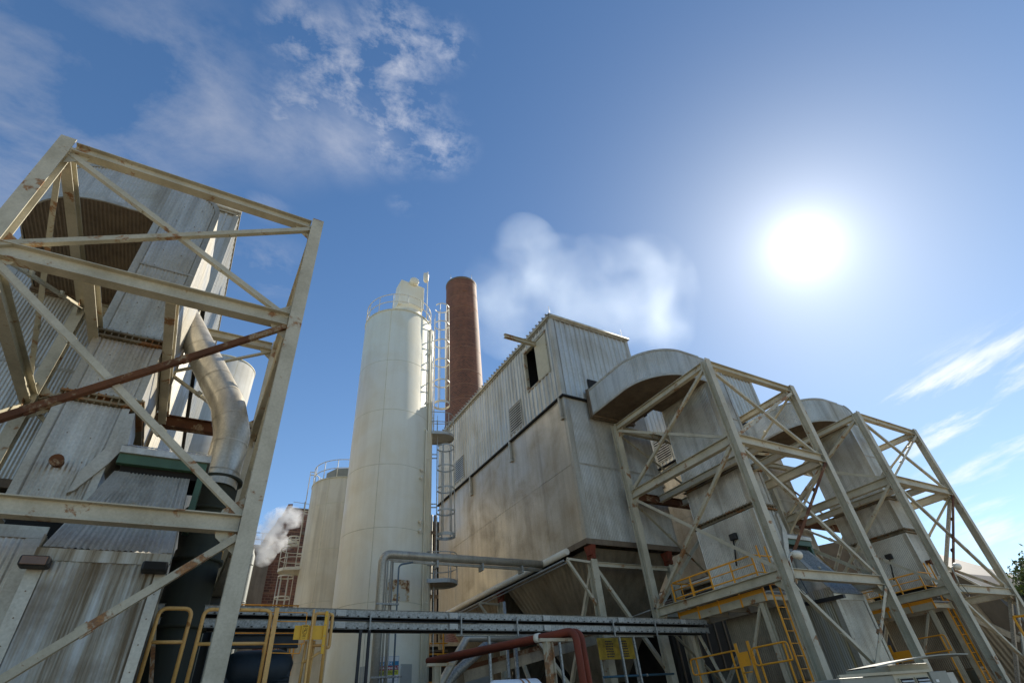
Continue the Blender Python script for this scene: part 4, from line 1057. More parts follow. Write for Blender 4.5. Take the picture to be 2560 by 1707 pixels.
MB().tube([(4.27, 8.2, 2.06), (4.30, 8.2, 2.06), (4.36, 8.2, 2.06), (5.10, 8.2, 2.06), (5.16, 8.2, 2.06), (5.19, 8.2, 2.06)], [.12, .19, .235, .235, .19, .12], 28).build('tank_shell', m_plain('tank_white', (.70, .72, .72), .4, 0, .06), tk)
m = MB()
for x in (4.78, 4.88): m.tube([(x, 8.2, 2.06), (x+.035, 8.2, 2.06)], .2375, 28, cap=False)
m.build('rust_streak', m_plain('rust_streak', (.36, .17, .07), .8, 0, .5, 12), tk)
m = MB()
for x in (4.45, 5.0): m.box((x, 8.0, 0), (x+.06, 8.4, 1.85))
m.build('saddle', GALV, tk)

# ================================================================== guard rails and gate at lower left
dk = thing('deck', (1, 11.4, 0), 'raised steel deck under the yellow rails at lower left', 'platform')
MB().box((-.5, 10.45, 2.40), (2.6, 12.4, 2.52)).build('deck_plate', GALV, dk)
for x in (-.4, 2.5): MB().ibeam((x, 10.6, 0), (x, 10.6, 2.398), .15, .15).build('deck_leg', CREAM, dk)
G_ = 'pale yellow guard rails on the deck at lower left'
gate_frame(-.29, .16, 10.5, 3.65, 3.18, 2.52, .030, YELL2, 'narrow pale yellow guard rail left of the big steel post', G_)
gate_frame(.34, 1.36, 10.5, 3.645, 3.15, 2.52, .030, YELL2, 'wider pale yellow guard rail passing behind the big steel post', G_)
sg = thing('safety_gate', (1.43, 10.5, 2.5), 'yellow self-closing safety gate with warning plate left of the white silo base', 'gate')
MB().angle((1.435, 10.48, 2.52), (1.435, 10.48, 3.68), .07, .008).build('hinge_post', YELL2, sg)
MB().bar((2.06, 10.47, 2.52), (2.05, 10.47, 3.66), .065, .03).build('latch_post', YELL2, sg)
m = MB(); m.tube(bend([(2.10, 10.56, 2.52), (2.10, 10.56, 3.62), (2.33, 10.56, 3.62), (2.33, 10.56, 2.52)], .06), .028, 12); m.tube([(2.1, 10.56, 3.12), (2.33, 10.56, 3.12)], .024, 10); m.build('narrow_loop', YELL2, sg)
MB().tube(bend([(2.36, 10.62, 3.10), (2.43, 10.66, 3.10), (2.43, 10.66, 3.62), (2.36, 10.62, 3.62)], .06), .028, 12).build('end_loop', YELL2, sg)
m = MB(); m.box((2.255, 10.46, 2.98), (2.305, 10.475, 3.64))
bar_ = m.build('perforated_bar', YPLATE, sg)
m = MB()
for z in (3.1, 3.25, 3.42, 3.56): m.dot((2.28, 10.46, z), (0, -1, 0), .009)
m.build('bolts', GALV, bar_)
MB().box((1.775, 10.49, 3.20), (2.27, 10.50, 3.415)).build('latch_plate', YPLATE, sg)
w_ = MB().box((1.885, 10.455, 3.19), (2.0, 10.462, 3.42)).build('warning_plate', YPLATE, sg)
m = MB(); y = 10.453
m.box((1.905, y, 3.395), (1.985, y+.0015, 3.408))
for (xa, za, xb, zb) in ((1.908, 3.375, 1.975, 3.375), (1.908, 3.29, 1.975, 3.29), (1.908, 3.29, 1.908, 3.375), (1.975, 3.29, 1.975, 3.375)): m.bar((xa, y, za), (xb, y, zb), .004, .004, (0, 1, 0))
m.bar((1.92, y, 3.305), (1.965, y, 3.345), .010, .002, (0, 1, 0)); m.bar((1.925, y, 3.345), (1.95, y, 3.325), .008, .002, (0, 1, 0)); m.tube([(1.952, y+.002, 3.357), (1.952, y-.001, 3.357)], .008, 10)
for k, z in enumerate((3.27, 3.26, 3.25, 3.24, 3.215)): m.box((1.915, y, z), (1.97-.006*(k % 3), y+.0015, z+.004))
m.build('warning_print', DARK, w_)
m = MB(); r_ = .0075
m.tube(bend([(1.36, 10.52, 3.62), (1.95, 10.52, 3.62), (1.97, 10.52, 3.14), (1.45, 10.52, 3.14)], .02), r_, 6)
m.tube([(1.4, 10.52, 3.48), (1.96, 10.52, 3.48)], r_, 6)
m.tube(bend([(1.36, 10.52, 3.6), (1.33, 10.52, 3.02), (1.92, 10.52, 3.0), (1.94, 10.52, 3.16)], .02), r_, 6)
m.build('wire_basket', YELL, sg)
m = MB(); m.tube([(1.99, 10.6, 2.86), (2.26, 10.55, 3.02)], .022, 8); m.tube([(2.0, 10.6, 2.52), (2.02, 10.6, 3.19)], .022, 8); m.tube([(2.14, 10.62, 2.52), (2.16, 10.62, 3.2)], .022, 8); m.build('strut', YELL2, sg)
# tarped motor, teal box, conduit and slanting strut behind the rails
mt = thing('covered_motor', (1.9, 12.6, 0), 'machine under a dark blue tarpaulin behind the safety gate', 'covered machine')
m = MB(); m.tube([(1.0, 12.9, 3.0), (1.2, 12.9, 3.0), (1.95, 12.9, 3.02), (2.12, 12.9, 3.0), (2.2, 12.9, 2.98)], [.30, .38, .38, .33, .2], 24); m.box((1.0, 12.6, .3), (2.18, 13.2, 2.98)); m.build('tarpaulin', BLUEK, mt)
m = MB(); 
for z in (2.9, 2.84, 2.77): m.tube([(1.1, 12.58, z), (2.17, 12.585, z-.02)], .012, 6)
m.build('tie_ropes', BLUEK, mt)
tb = thing('junction_box', (.9, 12.9, 3.6), 'teal electrical box behind the big steel post', 'electrical box')
MB().box((.72, 12.9, 3.3), (1.06, 13.1, 3.88)).build('box', m_plain('teal_paint', (.04, .12, .13), .5), tb, .01)
MB().box((.74, 12.89, 3.33), (1.04, 12.899, 3.85)).build('box_door', m_plain('teal_door', (.05, .14, .15), .5), tb)
cd = thing('conduit_riser', (.88, 12.6, 0), 'grey conduit with a round cap below the teal box', 'conduit')
m = MB(); m.tube([(.87, 12.7, 0), (.87, 12.7, 3.1)], .06, 12); m.build('riser', TRIM, cd)
MB().tube([(.87, 12.7, 3.1), (.87, 12.7, 3.13), (.87, 12.7, 3.2), (.87, 12.7, 3.22)], [.09, .1, .09, .06], 16).build('cap', WHITE, cd)
sb = thing('slanting_strut', (-.43, 10.8, 0), 'rusty slanting strut left of the narrow guard rail', 'strut')
MB().angle((-.45, 10.85, 4.1), (.42, 10.85, 0.3), .06, .008).build('strut_bar', CREAM2, sb)
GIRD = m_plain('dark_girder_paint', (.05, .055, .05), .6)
# deck framing behind, dark
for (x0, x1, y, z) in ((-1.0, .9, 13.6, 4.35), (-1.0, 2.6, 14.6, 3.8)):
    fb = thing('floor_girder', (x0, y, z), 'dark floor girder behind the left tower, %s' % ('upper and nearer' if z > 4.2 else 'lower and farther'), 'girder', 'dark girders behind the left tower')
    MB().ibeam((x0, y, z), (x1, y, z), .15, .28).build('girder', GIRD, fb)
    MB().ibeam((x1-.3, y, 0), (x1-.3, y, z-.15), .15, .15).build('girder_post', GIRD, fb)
wc = thing('white_cabinet', (.4, 14, 0), 'narrow white sunlit cabinet just left of the big steel post', 'cabinet')
MB().box((.24, 14.0, 3.6), (.50, 14.4, 5.22)).build('body', WHITE, wc, .01); MB().ibeam((.37, 14.2, 0), (.37, 14.2, 3.598), .1, .1).build('stand', GREYBOX, wc)
MB().tube(bend([(.44, 13.97, 5.23), (.44, 13.97, 5.55), (.52, 13.97, 5.55), (.52, 13.97, 5.23)], .03), .018, 8).build('hoop', YELL2, wc)
wc = thing('white_enclosure', (1, 16, 0), 'tall white enclosure just right of the big steel post', 'cabinet')
MB().box((.62, 16, 0), (1.14, 16.6, 5.82)).build('body', WHITE, wc, .01); MB().box((.60, 15.97, 5.825), (1.16, 16.62, 5.9)).build('top_cap', TRIM, wc)

# ================================================================== hazard sign on the silo
def text(s, size, loc, ux, mat_, par, name, bold=.0):
    cu = bpy.data.curves.new(name, 'FONT'); cu.body = s; cu.size = size; cu.offset = bold; cu.resolution_u = 2
    o = bpy.data.objects.new('tmp', cu); COL.objects.link(o); bpy.context.view_layer.update()
    me = bpy.data.meshes.new_from_object(o.evaluated_get(bpy.context.evaluated_depsgraph_get())); bpy.data.objects.remove(o)
    n = V((-ux.y, ux.x, 0))*-1
    mt_ = Matrix((ux, V((0, 0, 1)), n)).transposed().to_4x4(); mt_.translation = loc-wloc(par); me.transform(mt_)
    me.materials.append(mat_); o = bpy.data.objects.new(name, me); COL.objects.link(o); o.parent = par; return o
ux = V((.956, -.295, 0)); sc0 = SC+td*1.86+ux*.06
hs = thing('hazard_sign', (sc0.x, sc0.y, 2.9), 'white hazard information sign with blue, red and yellow bands on the silo', 'sign')
def plate(u0, u1, z0, z1, d, mat_, name, th=.006):
    m = MB(); a_ = sc0+td*d; m.bar(a_+ux*((u0+u1)/2)+V((0, 0, z0)), a_+ux*((u0+u1)/2)+V((0, 0, z1)), th, u1-u0, ux); return m.build(name, mat_, hs)
SW, SB = .72, 2.80
WS = m_plain('sign_white', (.72, .73, .72), .5, 0, .04)
plate(0, SW, SB, 4.14, 0, WS, 'sign_board', .012)
inkblk = m_plain('sign_ink', (.03, .03, .035), .6, 0, .02)
for z0, z1, c, nm, tx, tc_ in ((3.86, 3.985, (.02, .22, .42), 'blue_band', 'HEALTH', WS), (3.725, 3.855, (.30, .012, .02), 'red_band', 'FLAMMABILITY', WS), (3.585, 3.72, (.55, .55, .03), 'yellow_band', 'REACTIVITY', inkblk)):
    plate(.012, SW-.012, z0, z1, .009, m_plain(nm, c, .5, 0, .04), nm)
    text(tx, .115, sc0+td*.0135+ux*.05+V((0, 0, z0+.025)), ux, tc_, hs, 'band_lettering', .002)
text('PROTECTIVE EQUIPMENT', .072, sc0+td*.0075+ux*.025+V((0, 0, 3.49)), ux, inkblk, hs, 'lettering', .001)
for i, (a_, b_) in enumerate((('HAZARD RATING', ''), ('4 EXTREME', '1 SLIGHT'), ('3 SERIOUS', '0 MINIMAL'), ('2 MODERATE', ''))):
    text(a_, .058, sc0+td*.0075+ux*.05+V((0, 0, 3.36-i*.085)), ux, inkblk, hs, 'lettering')
    if b_: text(b_, .058, sc0+td*.0075+ux*.42+V((0, 0, 3.36-i*.085)), ux, inkblk, hs, 'lettering')
m = MB()
for z in (4.125, 3.43): m.bar(sc0+td*.0078+ux*.02+V((0, 0, z)), sc0+td*.0078+ux*(SW-.02)+V((0, 0, z)), .003, .006)
for u in (.015, SW-.015): m.bar(sc0+td*.0078+ux*u+V((0, 0, SB)), sc0+td*.0078+ux*u+V((0, 0, 4.125)), .003, .006, ux)
m.build('border_line', m_plain('sign_blue_line', (.05, .12, .3), .5, 0, .02), hs)
text('Emergency', .035, sc0+td*.0075+ux*.26+V((0, 0, 4.05)), ux, inkblk, hs, 'lettering') if False else None

# ================================================================== low clutter under the filter building
ys_ = thing('yellow_notice_board', (12.2, 14.5, 0), 'large yellow notice board with dark text behind the galvanised posts', 'sign')
MB().box((11.42, 14.5, 3.22), (12.88, 14.53, 3.80)).build('board', m_plain('dark_yellow_board', (.42, .28, .02), .6, 0, .5, 5), ys_)  # yellow darkened, with random blotches
m = MB(); random.seed(11)
for cx_ in (11.86, 12.44):
    for k in range(7):
        z = 3.72-k*.068; x = cx_-.15; e_ = cx_+.15
        while x < e_-.03: w = random.uniform(.025, .07); m.box((x, 14.494, z-.036), (min(x+w, e_), 14.498, z)); x += w+.018
m.build('lettering', inkblk, ys_)
m = MB(); m.box((11.45, 14.53, 0), (11.5, 14.58, 3.8)); m.box((12.8, 14.53, 0), (12.85, 14.58, 3.8)); m.build('posts', GALV, ys_)
random.seed(5)
def pipe(name, pts, r, mat_, lab, cat='pipe', grp=None, br=.2):
    t_ = thing(name, tuple(pts[0]), lab, cat, grp); MB().tube(bend(pts, br), r, 12).build('pipe_run', mat_, t_)
    m = MB(); d = (V(pts[1])-V(pts[0])).normalized(); c = V(pts[0]).lerp(V(pts[1]), .6); m.tube([c-d*.03, c+d*.03], r*1.35, 12); m.build('coupling', GALV, t_); return t_
pipe('process_pipe', [(6.3, 15, 0), (6.3, 15, 2.7), (7.2, 15, 3.9), (9.5, 15, 3.9)], .10, TRIM, 'grey pipe curving up and right under the cable trays, the left one', grp='grey pipes curving under the trays')
pipe('process_pipe', [(6.6, 15.6, 0), (6.75, 15.6, 2.9), (8.6, 15.6, 4.1), (10, 15.6, 4.1)], .13, GALV, 'grey pipe curving up and right under the cable trays, the fatter right one', grp='grey pipes curving under the trays', br=1.0)
pipe('process_pipe', [(8.6, 15.2, 0), (8.6, 15.2, 4.9)], .05, GALV, 'thin vertical pipe below the cable trays left of the red pipes', grp='vertical pipes below the trays')
pipe('process_pipe', [(9.0, 15.4, 0), (9.0, 15.4, 4.4)], .07, GALV, 'thicker vertical pipe below the cable trays left of the red pipes', grp='vertical pipes below the trays')
pipe('blue_pipe', [(11.2, 14.2, 2.75), (14.0, 14.2, 2.75)], .03, m_plain('blue_pipe_paint', (.03, .10, .15), .5), 'thin blue horizontal pipe low under the yellow board')
cv = thing('screw_conveyor', (8.2, 17.0, 0), 'long dark conveyor trough with a rusty edge running under the filter building', 'conveyor')
MB().bar((7.4, 15.9, 3.05), (13.4, 15.9, 4.15), .5, .30).build('trough', SHEET_DK, cv)
MB().channel((7.4, 15.63, 3.24), (13.4, 15.63, 4.34), .05, .12, .01).build('rusty_edge', RUSTY, cv)
for x in (8.4, 10.4, 12.6): MB().bar((x, 15.9, 0), (x, 15.9, 3.05+(x-7.4)*.183-.1), .09).build('trestle_leg', CREAM2, cv)
MB().bar((9.6, 15.6, 4.3), (11.0, 15.6, 2.6), .12, .1).build('trestle_brace', CREAM, cv)
for k, (x, y, w, d_, h) in enumerate(((8.6, 18.6, 1.2, 1.4, 3.4), (13.0, 18.6, 2.6, 1.8, 2.6), (18.5, 15.2, 1.6, 1.6, 2.9))):
    mc = thing('machine_cabinet', (x, y, 0), ('dark grey machine cabinet low beside the silo ladder', 'dark grey machine housing below the hopper of the central building', 'dark grey machine housing behind the middle walkway')[k], 'machine', 'dark machines at ground level')
    MB().box((x, y, 0), (x+w, y+d_, h)).build('housing', GREYBOX, mc, .03)
    m = MB()
    for j in range(6): m.box((x+.1, y-.012, h*.3+j*.12), (x+w*.6, y-.002, h*.3+j*.12+.05))
    m.build('vent_slats', DARK, mc); MB().box((x-.04, y-.04, h+.002), (x+w+.04, y+d_+.04, h+.05)).build('lid', TRIM, mc)
for (x0, x1, y0, y1, h, lb) in ((9.3, 12.0, 27.5, 32.5, 5.2, 'dark block added to deepen the shade behind the foot of the silo ladder'), (17.6, 22.0, 17.5, 30, 5.4, 'dark block added to deepen the shade between the central building and the middle duct'), (13.2, 16.6, 24.5, 29, 3.0, 'dark block added to deepen the shade under the rear hopper of the central building'), (28.0, 36, 17.5, 30, 5.0, 'dark block added to deepen the shade behind the right-hand tower')):
    en = thing('added_dark_block', (x0, y0, 0), lb, 'enclosure', 'dark blocks added at ground level to deepen the shade')  # dark blocks added only to darken the lower zone
    MB().box((x0, y0, 0), (x1, y1, h)).build('wall', DARKFILL, en, .03); MB().box((x0-.1, y0-.1, h+.002), (x1+.1, y1+.1, h+.1)).build('roof', SOFF, en)
    m = MB(); x = x0+.2
    while x < x1-.3: m.box((x, y0-.05, .3), (x+.08, y0-.002, h-.2)); x += .6
    m.build('wall_ribs', SOFF, en)
for k, (x, y, z) in enumerate(((9.6, 24.5, 4.6), (9.9, 24.2, 3.7))):
    yr = thing('yellow_hand_rail', (x, y, z), 'yellow hand rail glimpsed between silo and filter building, %s' % ('upper' if k == 0 else 'lower'), 'guard rail', 'yellow rails behind the silo ladder')
    m = MB(); m.tube([(x-.4, y, z+1), (x+1.2, y, z+1)], .03, 8); m.tube([(x-.4, y, z+.55), (x+1.2, y, z+.55)], .025, 8)
    for q in (-.3, .3, 1.0): m.bar((x+q, y, z), (x+q, y, z+1), .05)
    m.build('rails', YELL, yr); MB().box((x-.5, y, z-.2), (x+1.3, y+1, z)).build('deck_plate', YELL, yr)
pk = thing('pipe_rack', (15, 37, 0), 'brown pipe rack in the gap between the silo ladder and the filter building', 'pipe rack')
MB().box((14.6, 37.2, 0), (16.2, 38.2, 15.2)).build('core_casing', DARKFILL, pk)
for i, (x, r_, m_) in enumerate(((14.7, .12, SOFF), (15.05, .09, TRIM), (15.35, .14, SOFF), (15.75, .1, RUSTY))): MB().tube([(x, 37, 0), (x, 37, 15.6)], r_, 10).build('riser', m_, pk)
for z in (3.2, 5.4, 7.6, 9.8, 12.0, 14.2):
    MB().ibeam((14.3, 36.8, z), (16.4, 36.8, z), .15, .2).build('rack_beam', CREAM2 if z < 9 else SOFF, pk)
for z in (3.3, 5.5): MB().tube([(14.3, 36.6, z+1), (16.3, 36.6, z+1)], .05, 8).build('yellow_rail', YELL, pk)
sh = thing('dark_backdrop', (8, 33, 0), 'low dark backdrop added behind the filter buildings to darken the space below them', 'building')  # added backdrop that makes the space under the buildings dark
MB().box((9.2, 33, 0), (40, 40, 6.2)).build('wall', DARKFILL, sh); MB().box((9.0, 32.8, 6.205), (40.2, 40.2, 6.4)).build('roof', TRIM, sh)
m = MB()
for i in range(9): m.box((10+i*3.2, 32.97, 2.2), (11.4+i*3.2, 32.995, 3.6))
m.build('windows', DARK, sh)

# ================================================================== older brick works at the back left
bb = thing('brick_building', (5.2, 45, 0), 'old dark brick building with a stepped parapet behind the steam', 'building')
m = MB()
prof = [(4.35, 0), (12, 0), (12, 17.9), (5.95, 17.9), (5.95, 18.35), (5.6, 18.3), (5.35, 17.3), (5.05, 17.1), (4.9, 16.6), (4.35, 15.6)]
m.extrude_y(prof, 45, 56)
for fi in range(len(m.f)): m.uv[fi] = [((m.v[i].x+m.v[i].y)*1.0, m.v[i].z) for i in m.f[fi]]
m.build('brick_wall', m_brick(), bb)
MB().box((5.96, 44.9, 17.905), (12.1, 56, 18.02)).build('coping', SOFF, bb)
m = MB(); m.box((7.0, 44.88, 15.9), (12, 44.99, 16.15)); m.build('string_course', SOFF, bb)
m = MB(); m.tube([(6.0, 45.2, 18.6), (12, 45.2, 18.35)], .02, 5)
for x in (6.9, 7.9): m.tube([(x, 45.2, 17.9), (x, 45.2, 18.7)], .03, 5)
m.build('roof_wire', TRIM, bb)
bd = thing('dark_boiler_house', (2, 44, 0), 'dark flat-roofed block with a roof rail left of the steam', 'building')
MB().box((.5, 44.2, 0), (4.9, 50, 14.5)).build('wall', SOFF, bd)
MB().box((.4, 44.1, 14.505), (4.9, 50.1, 14.65)).build('roof_edge', DARK, bd)
m = MB()
for h in (.5, 1.0): m.tube([(.5, 44.3, 14.6+h), (4.8, 44.3, 14.6+h)], .025, 6)
for i in range(9): m.tube([(.6+i*.5, 44.3, 14.6), (.6+i*.5, 44.3, 15.6)], .022, 6)
m.tube([(2.9+.28*math.cos(R(a)), 44.2, 15.3+.42*math.sin(R(a))) for a in range(0, 360, 30)], .035, 6, closed=True)
m.build('roof_rail', DARK, bd)
st = thing('dark_stack', (3.4, 42, 0), 'fat dark grey vertical stack below the steam', 'stack')
MB().lathe((3.35, 42), [(.33, 0), (.33, 13.2), (.2, 13.5), (.2, 13.7)], 24).build('stack_pipe', GREYBOX, st)
m = MB()
for z in (10.2, 12.6): m.lathe((3.35, 42), [(.33, z-.05), (.37, z), (.33, z+.05)], 24)
m.build('collar', GREYBOX, st)
rp = thing('rust_pipe', (2.6, 40, 0), 'thin rust coloured vertical pipe beside the dark stack', 'pipe')
MB().tube([(2.72, 41, 0), (2.72, 41, 13.6)], .09, 10).build('pipe_run', RUSTY, rp); MB().lathe((2.72, 41), [(.09, 9), (.13, 9.02), (.13, 9.15), (.09, 9.17)], 12).build('coupling', RUSTY, rp)
yp = thing('yellow_platform', (3.2, 30, 0), 'yellow railed platform at the foot of the cream silo ladder', 'platform')
m = MB(); m.extrude([(2.4, 29.3), (5.0, 29.3), (5.0, 31.5), (2.4, 31.5)], 6.3, 6.45); m.build('deck_plate', YELL, yp)
m = MB()
for h in (.55, 1.08): m.tube([(2.4, 29.3, 6.45+h), (5.0, 29.3, 6.45+h)], .03, 8)
for x in (2.45, 3.3, 4.15, 4.95): m.bar((x, 29.3, 6.3), (x, 29.3, 7.5), .05)
m.build('hand_rail', YELL, yp)
for x in (2.6, 4.9): MB().bar((x, 29.5, 0), (x, 29.5, 6.3), .12).build('leg', GREYBOX, yp)
for i in range(6): MB().bar((4.2+i*.17, 29.25, 4.6), (4.2+i*.17, 29.25, 6.2), .05).build('baluster', YELL, yp)
rl = thing('rear_ladder', (.6, 22, 0), 'grey ladder showing between the round duct and the big steel post', 'ladder')
for x in (.5, .75): MB().bar((x, 22, 0), (x, 22, 10.9), .04).build('stile', GALV, rl)
m = MB(); z = .4
while z < 10.8: m.tube([(.5, 22, z), (.75, 22, z)], .012, 6); z += .3
m.build('rungs', GALV, rl)
# old brown pipework column behind the post
oc = thing('service_column', (.45, 21, 0), 'weathered brown service column behind the big steel post', 'column')
MB().box((.2, 20.6, 0), (.85, 21.2, 8.9)).build('casing', CREAM2, oc); MB().box((.1, 20.5, 8.905), (.95, 21.3, 9.15)).build('cap', RUSTY, oc)
m = MB()
for z in (7.6, 8.3): m.box((.15, 20.57, z), (.9, 20.598, z+.08))
m.build('bands', RUSTY, oc)

# ================================================================== right side: sloping gallery, electrical unit, tree
ga = thing('conveyor_gallery', (37.5, 14, 0), 'dark ribbed gallery with a sloping roof behind the right-hand tower', 'building')
m = MB(); prof = [(30, 0), (30, 11.2), (19.5, 10.2), (14.6, 6.95), (13.2, 5.4), (12.0, 2.0), (11.6, 0)]; m.extrude_x(prof, 37.55, 48); m.build('gallery_body', m_plain('brown_gallery_sheet', (.10, .08, .055), .6, 0, .4, 1.5), ga)
m = MB(); m.bar((37.5, 19.5, 8.6), (37.5, 13.3, 3.4), .1, .3); m.bar((37.5, 19.5, 10.3), (37.5, 14.6, 7.05), .14, .10); m.bar((37.5, 14.6, 7.05), (37.5, 13.15, 5.45), .14, .10); m.build('edge_trim', TRIM, ga)
MB().ribquad((37.54, 29, 0), (37.54, 13.0, 0), (37.54, 14.6, 6.7), (37.54, 29, 8.2), .25, .03).build('ribbed_side', SHEET_DK, ga)
MB().box((37.44, 14.7, 3.9), (37.49, 15.4, 4.25)).build('red_notice', m_plain('red_notice_paint', (.22, .03, .02), .5), ga)
MB().box((37.42, 14.75, 4.0), (37.435, 15.35, 4.15)).build('notice_panel', WS, ga)
yr = thing('ramp_rail', (19, 6.5, 0), 'yellow ramp railing at the right edge below the tree', 'guard rail')
m = MB(); m.tube([(18.85, 6.55, 3.0), (19.6, 5.2, 2.95)], .03, 8); m.tube([(18.87, 6.55, 2.55), (19.6, 5.2, 2.5)], .03, 8)
for p, q in (((18.86, 6.55), 3.0), ((19.1, 6.1), 3.0), ((19.4, 5.55), 2.97)): m.tube([(*p, 0), (*p, q)], .03, 8)
m.build('rails', YELL, yr); 
eb = thing('rooftop_unit', (11.2, 6.2, 0), 'beige ventilation unit with louvres and a bowed grey canopy at the bottom right', 'air unit')
MB().box((9.75, 6.15, .2), (11.35, 7.4, 1.92)).build('grey_cabinet', GREYBOX, eb, .015)
MB().box((11.352, 6.15, .2), (12.55, 7.4, 1.96)).build('louvre_cabinet', EBOX, eb, .015)
MB().box((12.0, 6.5, 1.0), (13.45, 7.4, 2.10)).build('rear_cabinet', EBOX, eb, .02)
MB().box((12.56, 6.12, .2), (13.2, 6.49, 1.93)).build('control_door', GREYBOX, eb, .01)
MB().box((13.21, 6.14, .2), (13.5, 6.49, 1.90)).build('pale_side', PALE, eb, .01)
for x0_ in (11.48, 12.02):
    m = MB(); m.box((x0_-.02, 6.12, 1.4), (x0_+.44, 6.148, 1.86)); fr = m.build('louvre', EBOX, eb)
    m = MB()
    for j in range(10): m.bar((x0_+.02, 6.105, 1.43+j*.042), (x0_+.40, 6.105, 1.43+j*.042), .03, .008, (0, -.6, .8))
    m.build('slats', WS, fr); MB().box((x0_, 6.114, 1.41), (x0_+.42, 6.119, 1.85)).build('dark_opening', DARK, fr)
m = MB()
for i in range(14):
    x0_, x1_ = 10.6+i*.245, 10.6+(i+1)*.245; f = lambda x: 2.03+.14*math.sin(math.pi*min(1, (x-10.6)/3.43)*.62)
    n0 = len(m.v); m.v += [V((x, y, f(x)+dz)) for x in (x0_, x1_) for y in (5.95, 6.5) for dz in (0, .02)]
    for q in ((0,2,6,4),(1,5,7,3),(0,4,5,1),(2,3,7,6)): m.face([n0+k for k in q])
m.build('bowed_canopy', GREYBOX, eb)
MB().box((9.7, 6.1, 1.925), (12.56, 6.145, 1.965)).build('top_trim', EBOX, eb)
m = MB(); m.box((12.66, 6.112, 1.76), (12.76, 6.118, 1.80)); m.box((12.70, 6.112, 1.68), (12.79, 6.118, 1.73)); m.build('white_marking', WS, eb)
MB().tube([(12.85, 6.118, 1.58), (12.85, 6.11, 1.58)], .045, 16).build('yellow_label', YPLATE, eb)
m = MB(); m.box((10, 6.3, 0), (10.1, 7.3, .2)); m.box((13, 6.6, 0), (13.1, 7.3, 1.0)); m.build('feet', GALV, eb)

# lamps on the tower posts
for k, (x, y, z) in enumerate(((14.45, 9.4, 5.05), (24.45, 9.6, 5.3))):
    fl = thing('flood_lamp', (x, y, z), 'round grey flood lamp on a bent arm on the %s tower post' % ('middle' if k == 0 else 'right-hand'), 'lamp', 'flood lamps on the tower posts')
    MB().tube(bend([(x+.15, y, z-.7), (x+.05, y-.12, z-.55), (x+.1, y-.14, z-.05), (x+.3, y-.18, z)], .12), .022, 8).build('arm', TRIM, fl)
    MB().tube([(x+.26, y-.18, z+.02), (x+.36, y-.18, z), (x+.55, y-.18, z-.02), (x+.6, y-.18, z-.03)], [.05, .11, .12, .08], 16).build('lamp_head', WHITE, fl)
    MB().tube(bend([(x+.16, y, z-.72), (x+.22, y-.1, z-1.05), (x+.4, y-.1, z-1.0), (x+.42, y-.02, z-.6)], .12), .012, 6).build('cord', RUBBER, fl)
# ducts' camera-like fitting: black conduit heads on two ribbed panels
for x, y, z, dd in ((16.5, 12.2, 6.45, D1), (26.66, 12.3, 6.4, D2)):
    MB().box((x-.16, y-.14, z), (x-.03, y+.14, z+.22)).build('cable_gland', RUBBER, dd, .02)
    MB().tube(bend([(x-.1, y+.05, z), (x-.12, y+.1, z-.3), (x-.12, y+.25, z-.8)], .1), .025, 8).build('drooping_cable', RUBBER, dd)

# ---- tree at the right edge
def tree(x, y, h, cr, seed):
    rnd = random.Random(seed); t_ = thing('tree', (x, y, 0), 'leafy green tree at the right edge of the picture', 'tree')
    m = MB(); m.tube([(x, y, 0), (x+.1, y, h*.3), (x-.1, y+.1, h*.6), (x, y, h*.9)], [.28, .22, .13, .04], 10); cl = []
    for i in range(26):
        z = h*(.3+.65*rnd.random()); a_ = rnd.uniform(0, 6.28); l = cr*(1.05-abs(z/h-.5)*1.1)*rnd.uniform(.5, 1)
        e = V((x+math.cos(a_)*l, y+math.sin(a_)*l, z+l*.35)); b_ = V((x, y, z-.3)); m.tube([b_, b_.lerp(e, .5)+V((0, 0, .15)), e], [.07, .045, .015], 6)
        for q in (.45, .7, .9, 1.05): cl.append(b_.lerp(e, q)+V((rnd.gauss(0, .2), rnd.gauss(0, .2), rnd.gauss(0, .2))))
    m.build('trunk', m_plain('bark', (.10, .07, .045), .9), t_)
    m = MB()
    for c in cl:
        rr = rnd.uniform(.35, .75)
        for i in range(85):
            p = c+V((rnd.gauss(0, rr*.55), rnd.gauss(0, rr*.55), rnd.gauss(0, rr*.45))); s = rnd.uniform(.10, .18)
            a_ = V((rnd.gauss(0, 1), rnd.gauss(0, 1), rnd.gauss(0, 1))).normalized(); b_ = a_.orthogonal().normalized()
            m.poly([p-a_*s, p+b_*s*.5, p+a_*s, p-b_*s*.5])
    mt_, nt, b = mat('leaves'); n = noise(nt, coord(nt), 1.5, 3, .6); c = ramp(nt, [(.35, (.035, .07, .015)), (.65, (.11, .13, .03))], n)
    nt.links.new(c.outputs[0], b.inputs['Base Color']); b.inputs['Roughness'].default_value = .6
    tl = nt.nodes.new('ShaderNodeBsdfTranslucent'); nt.links.new(c.outputs[0], tl.inputs[0]); mx = nt.nodes.new('ShaderNodeMixShader'); mx.inputs[0].default_value = .4
    nt.links.new(b.outputs[0], mx.inputs[1]); nt.links.new(tl.outputs[0], mx.inputs[2]); nt.links.new(mx.outputs[0], nt.nodes['Material Output'].inputs[0])
    m.keepn = True; m.build('crown', mt_, t_)
tree(43.4, 11.6, 8.7, 3.0, 3)

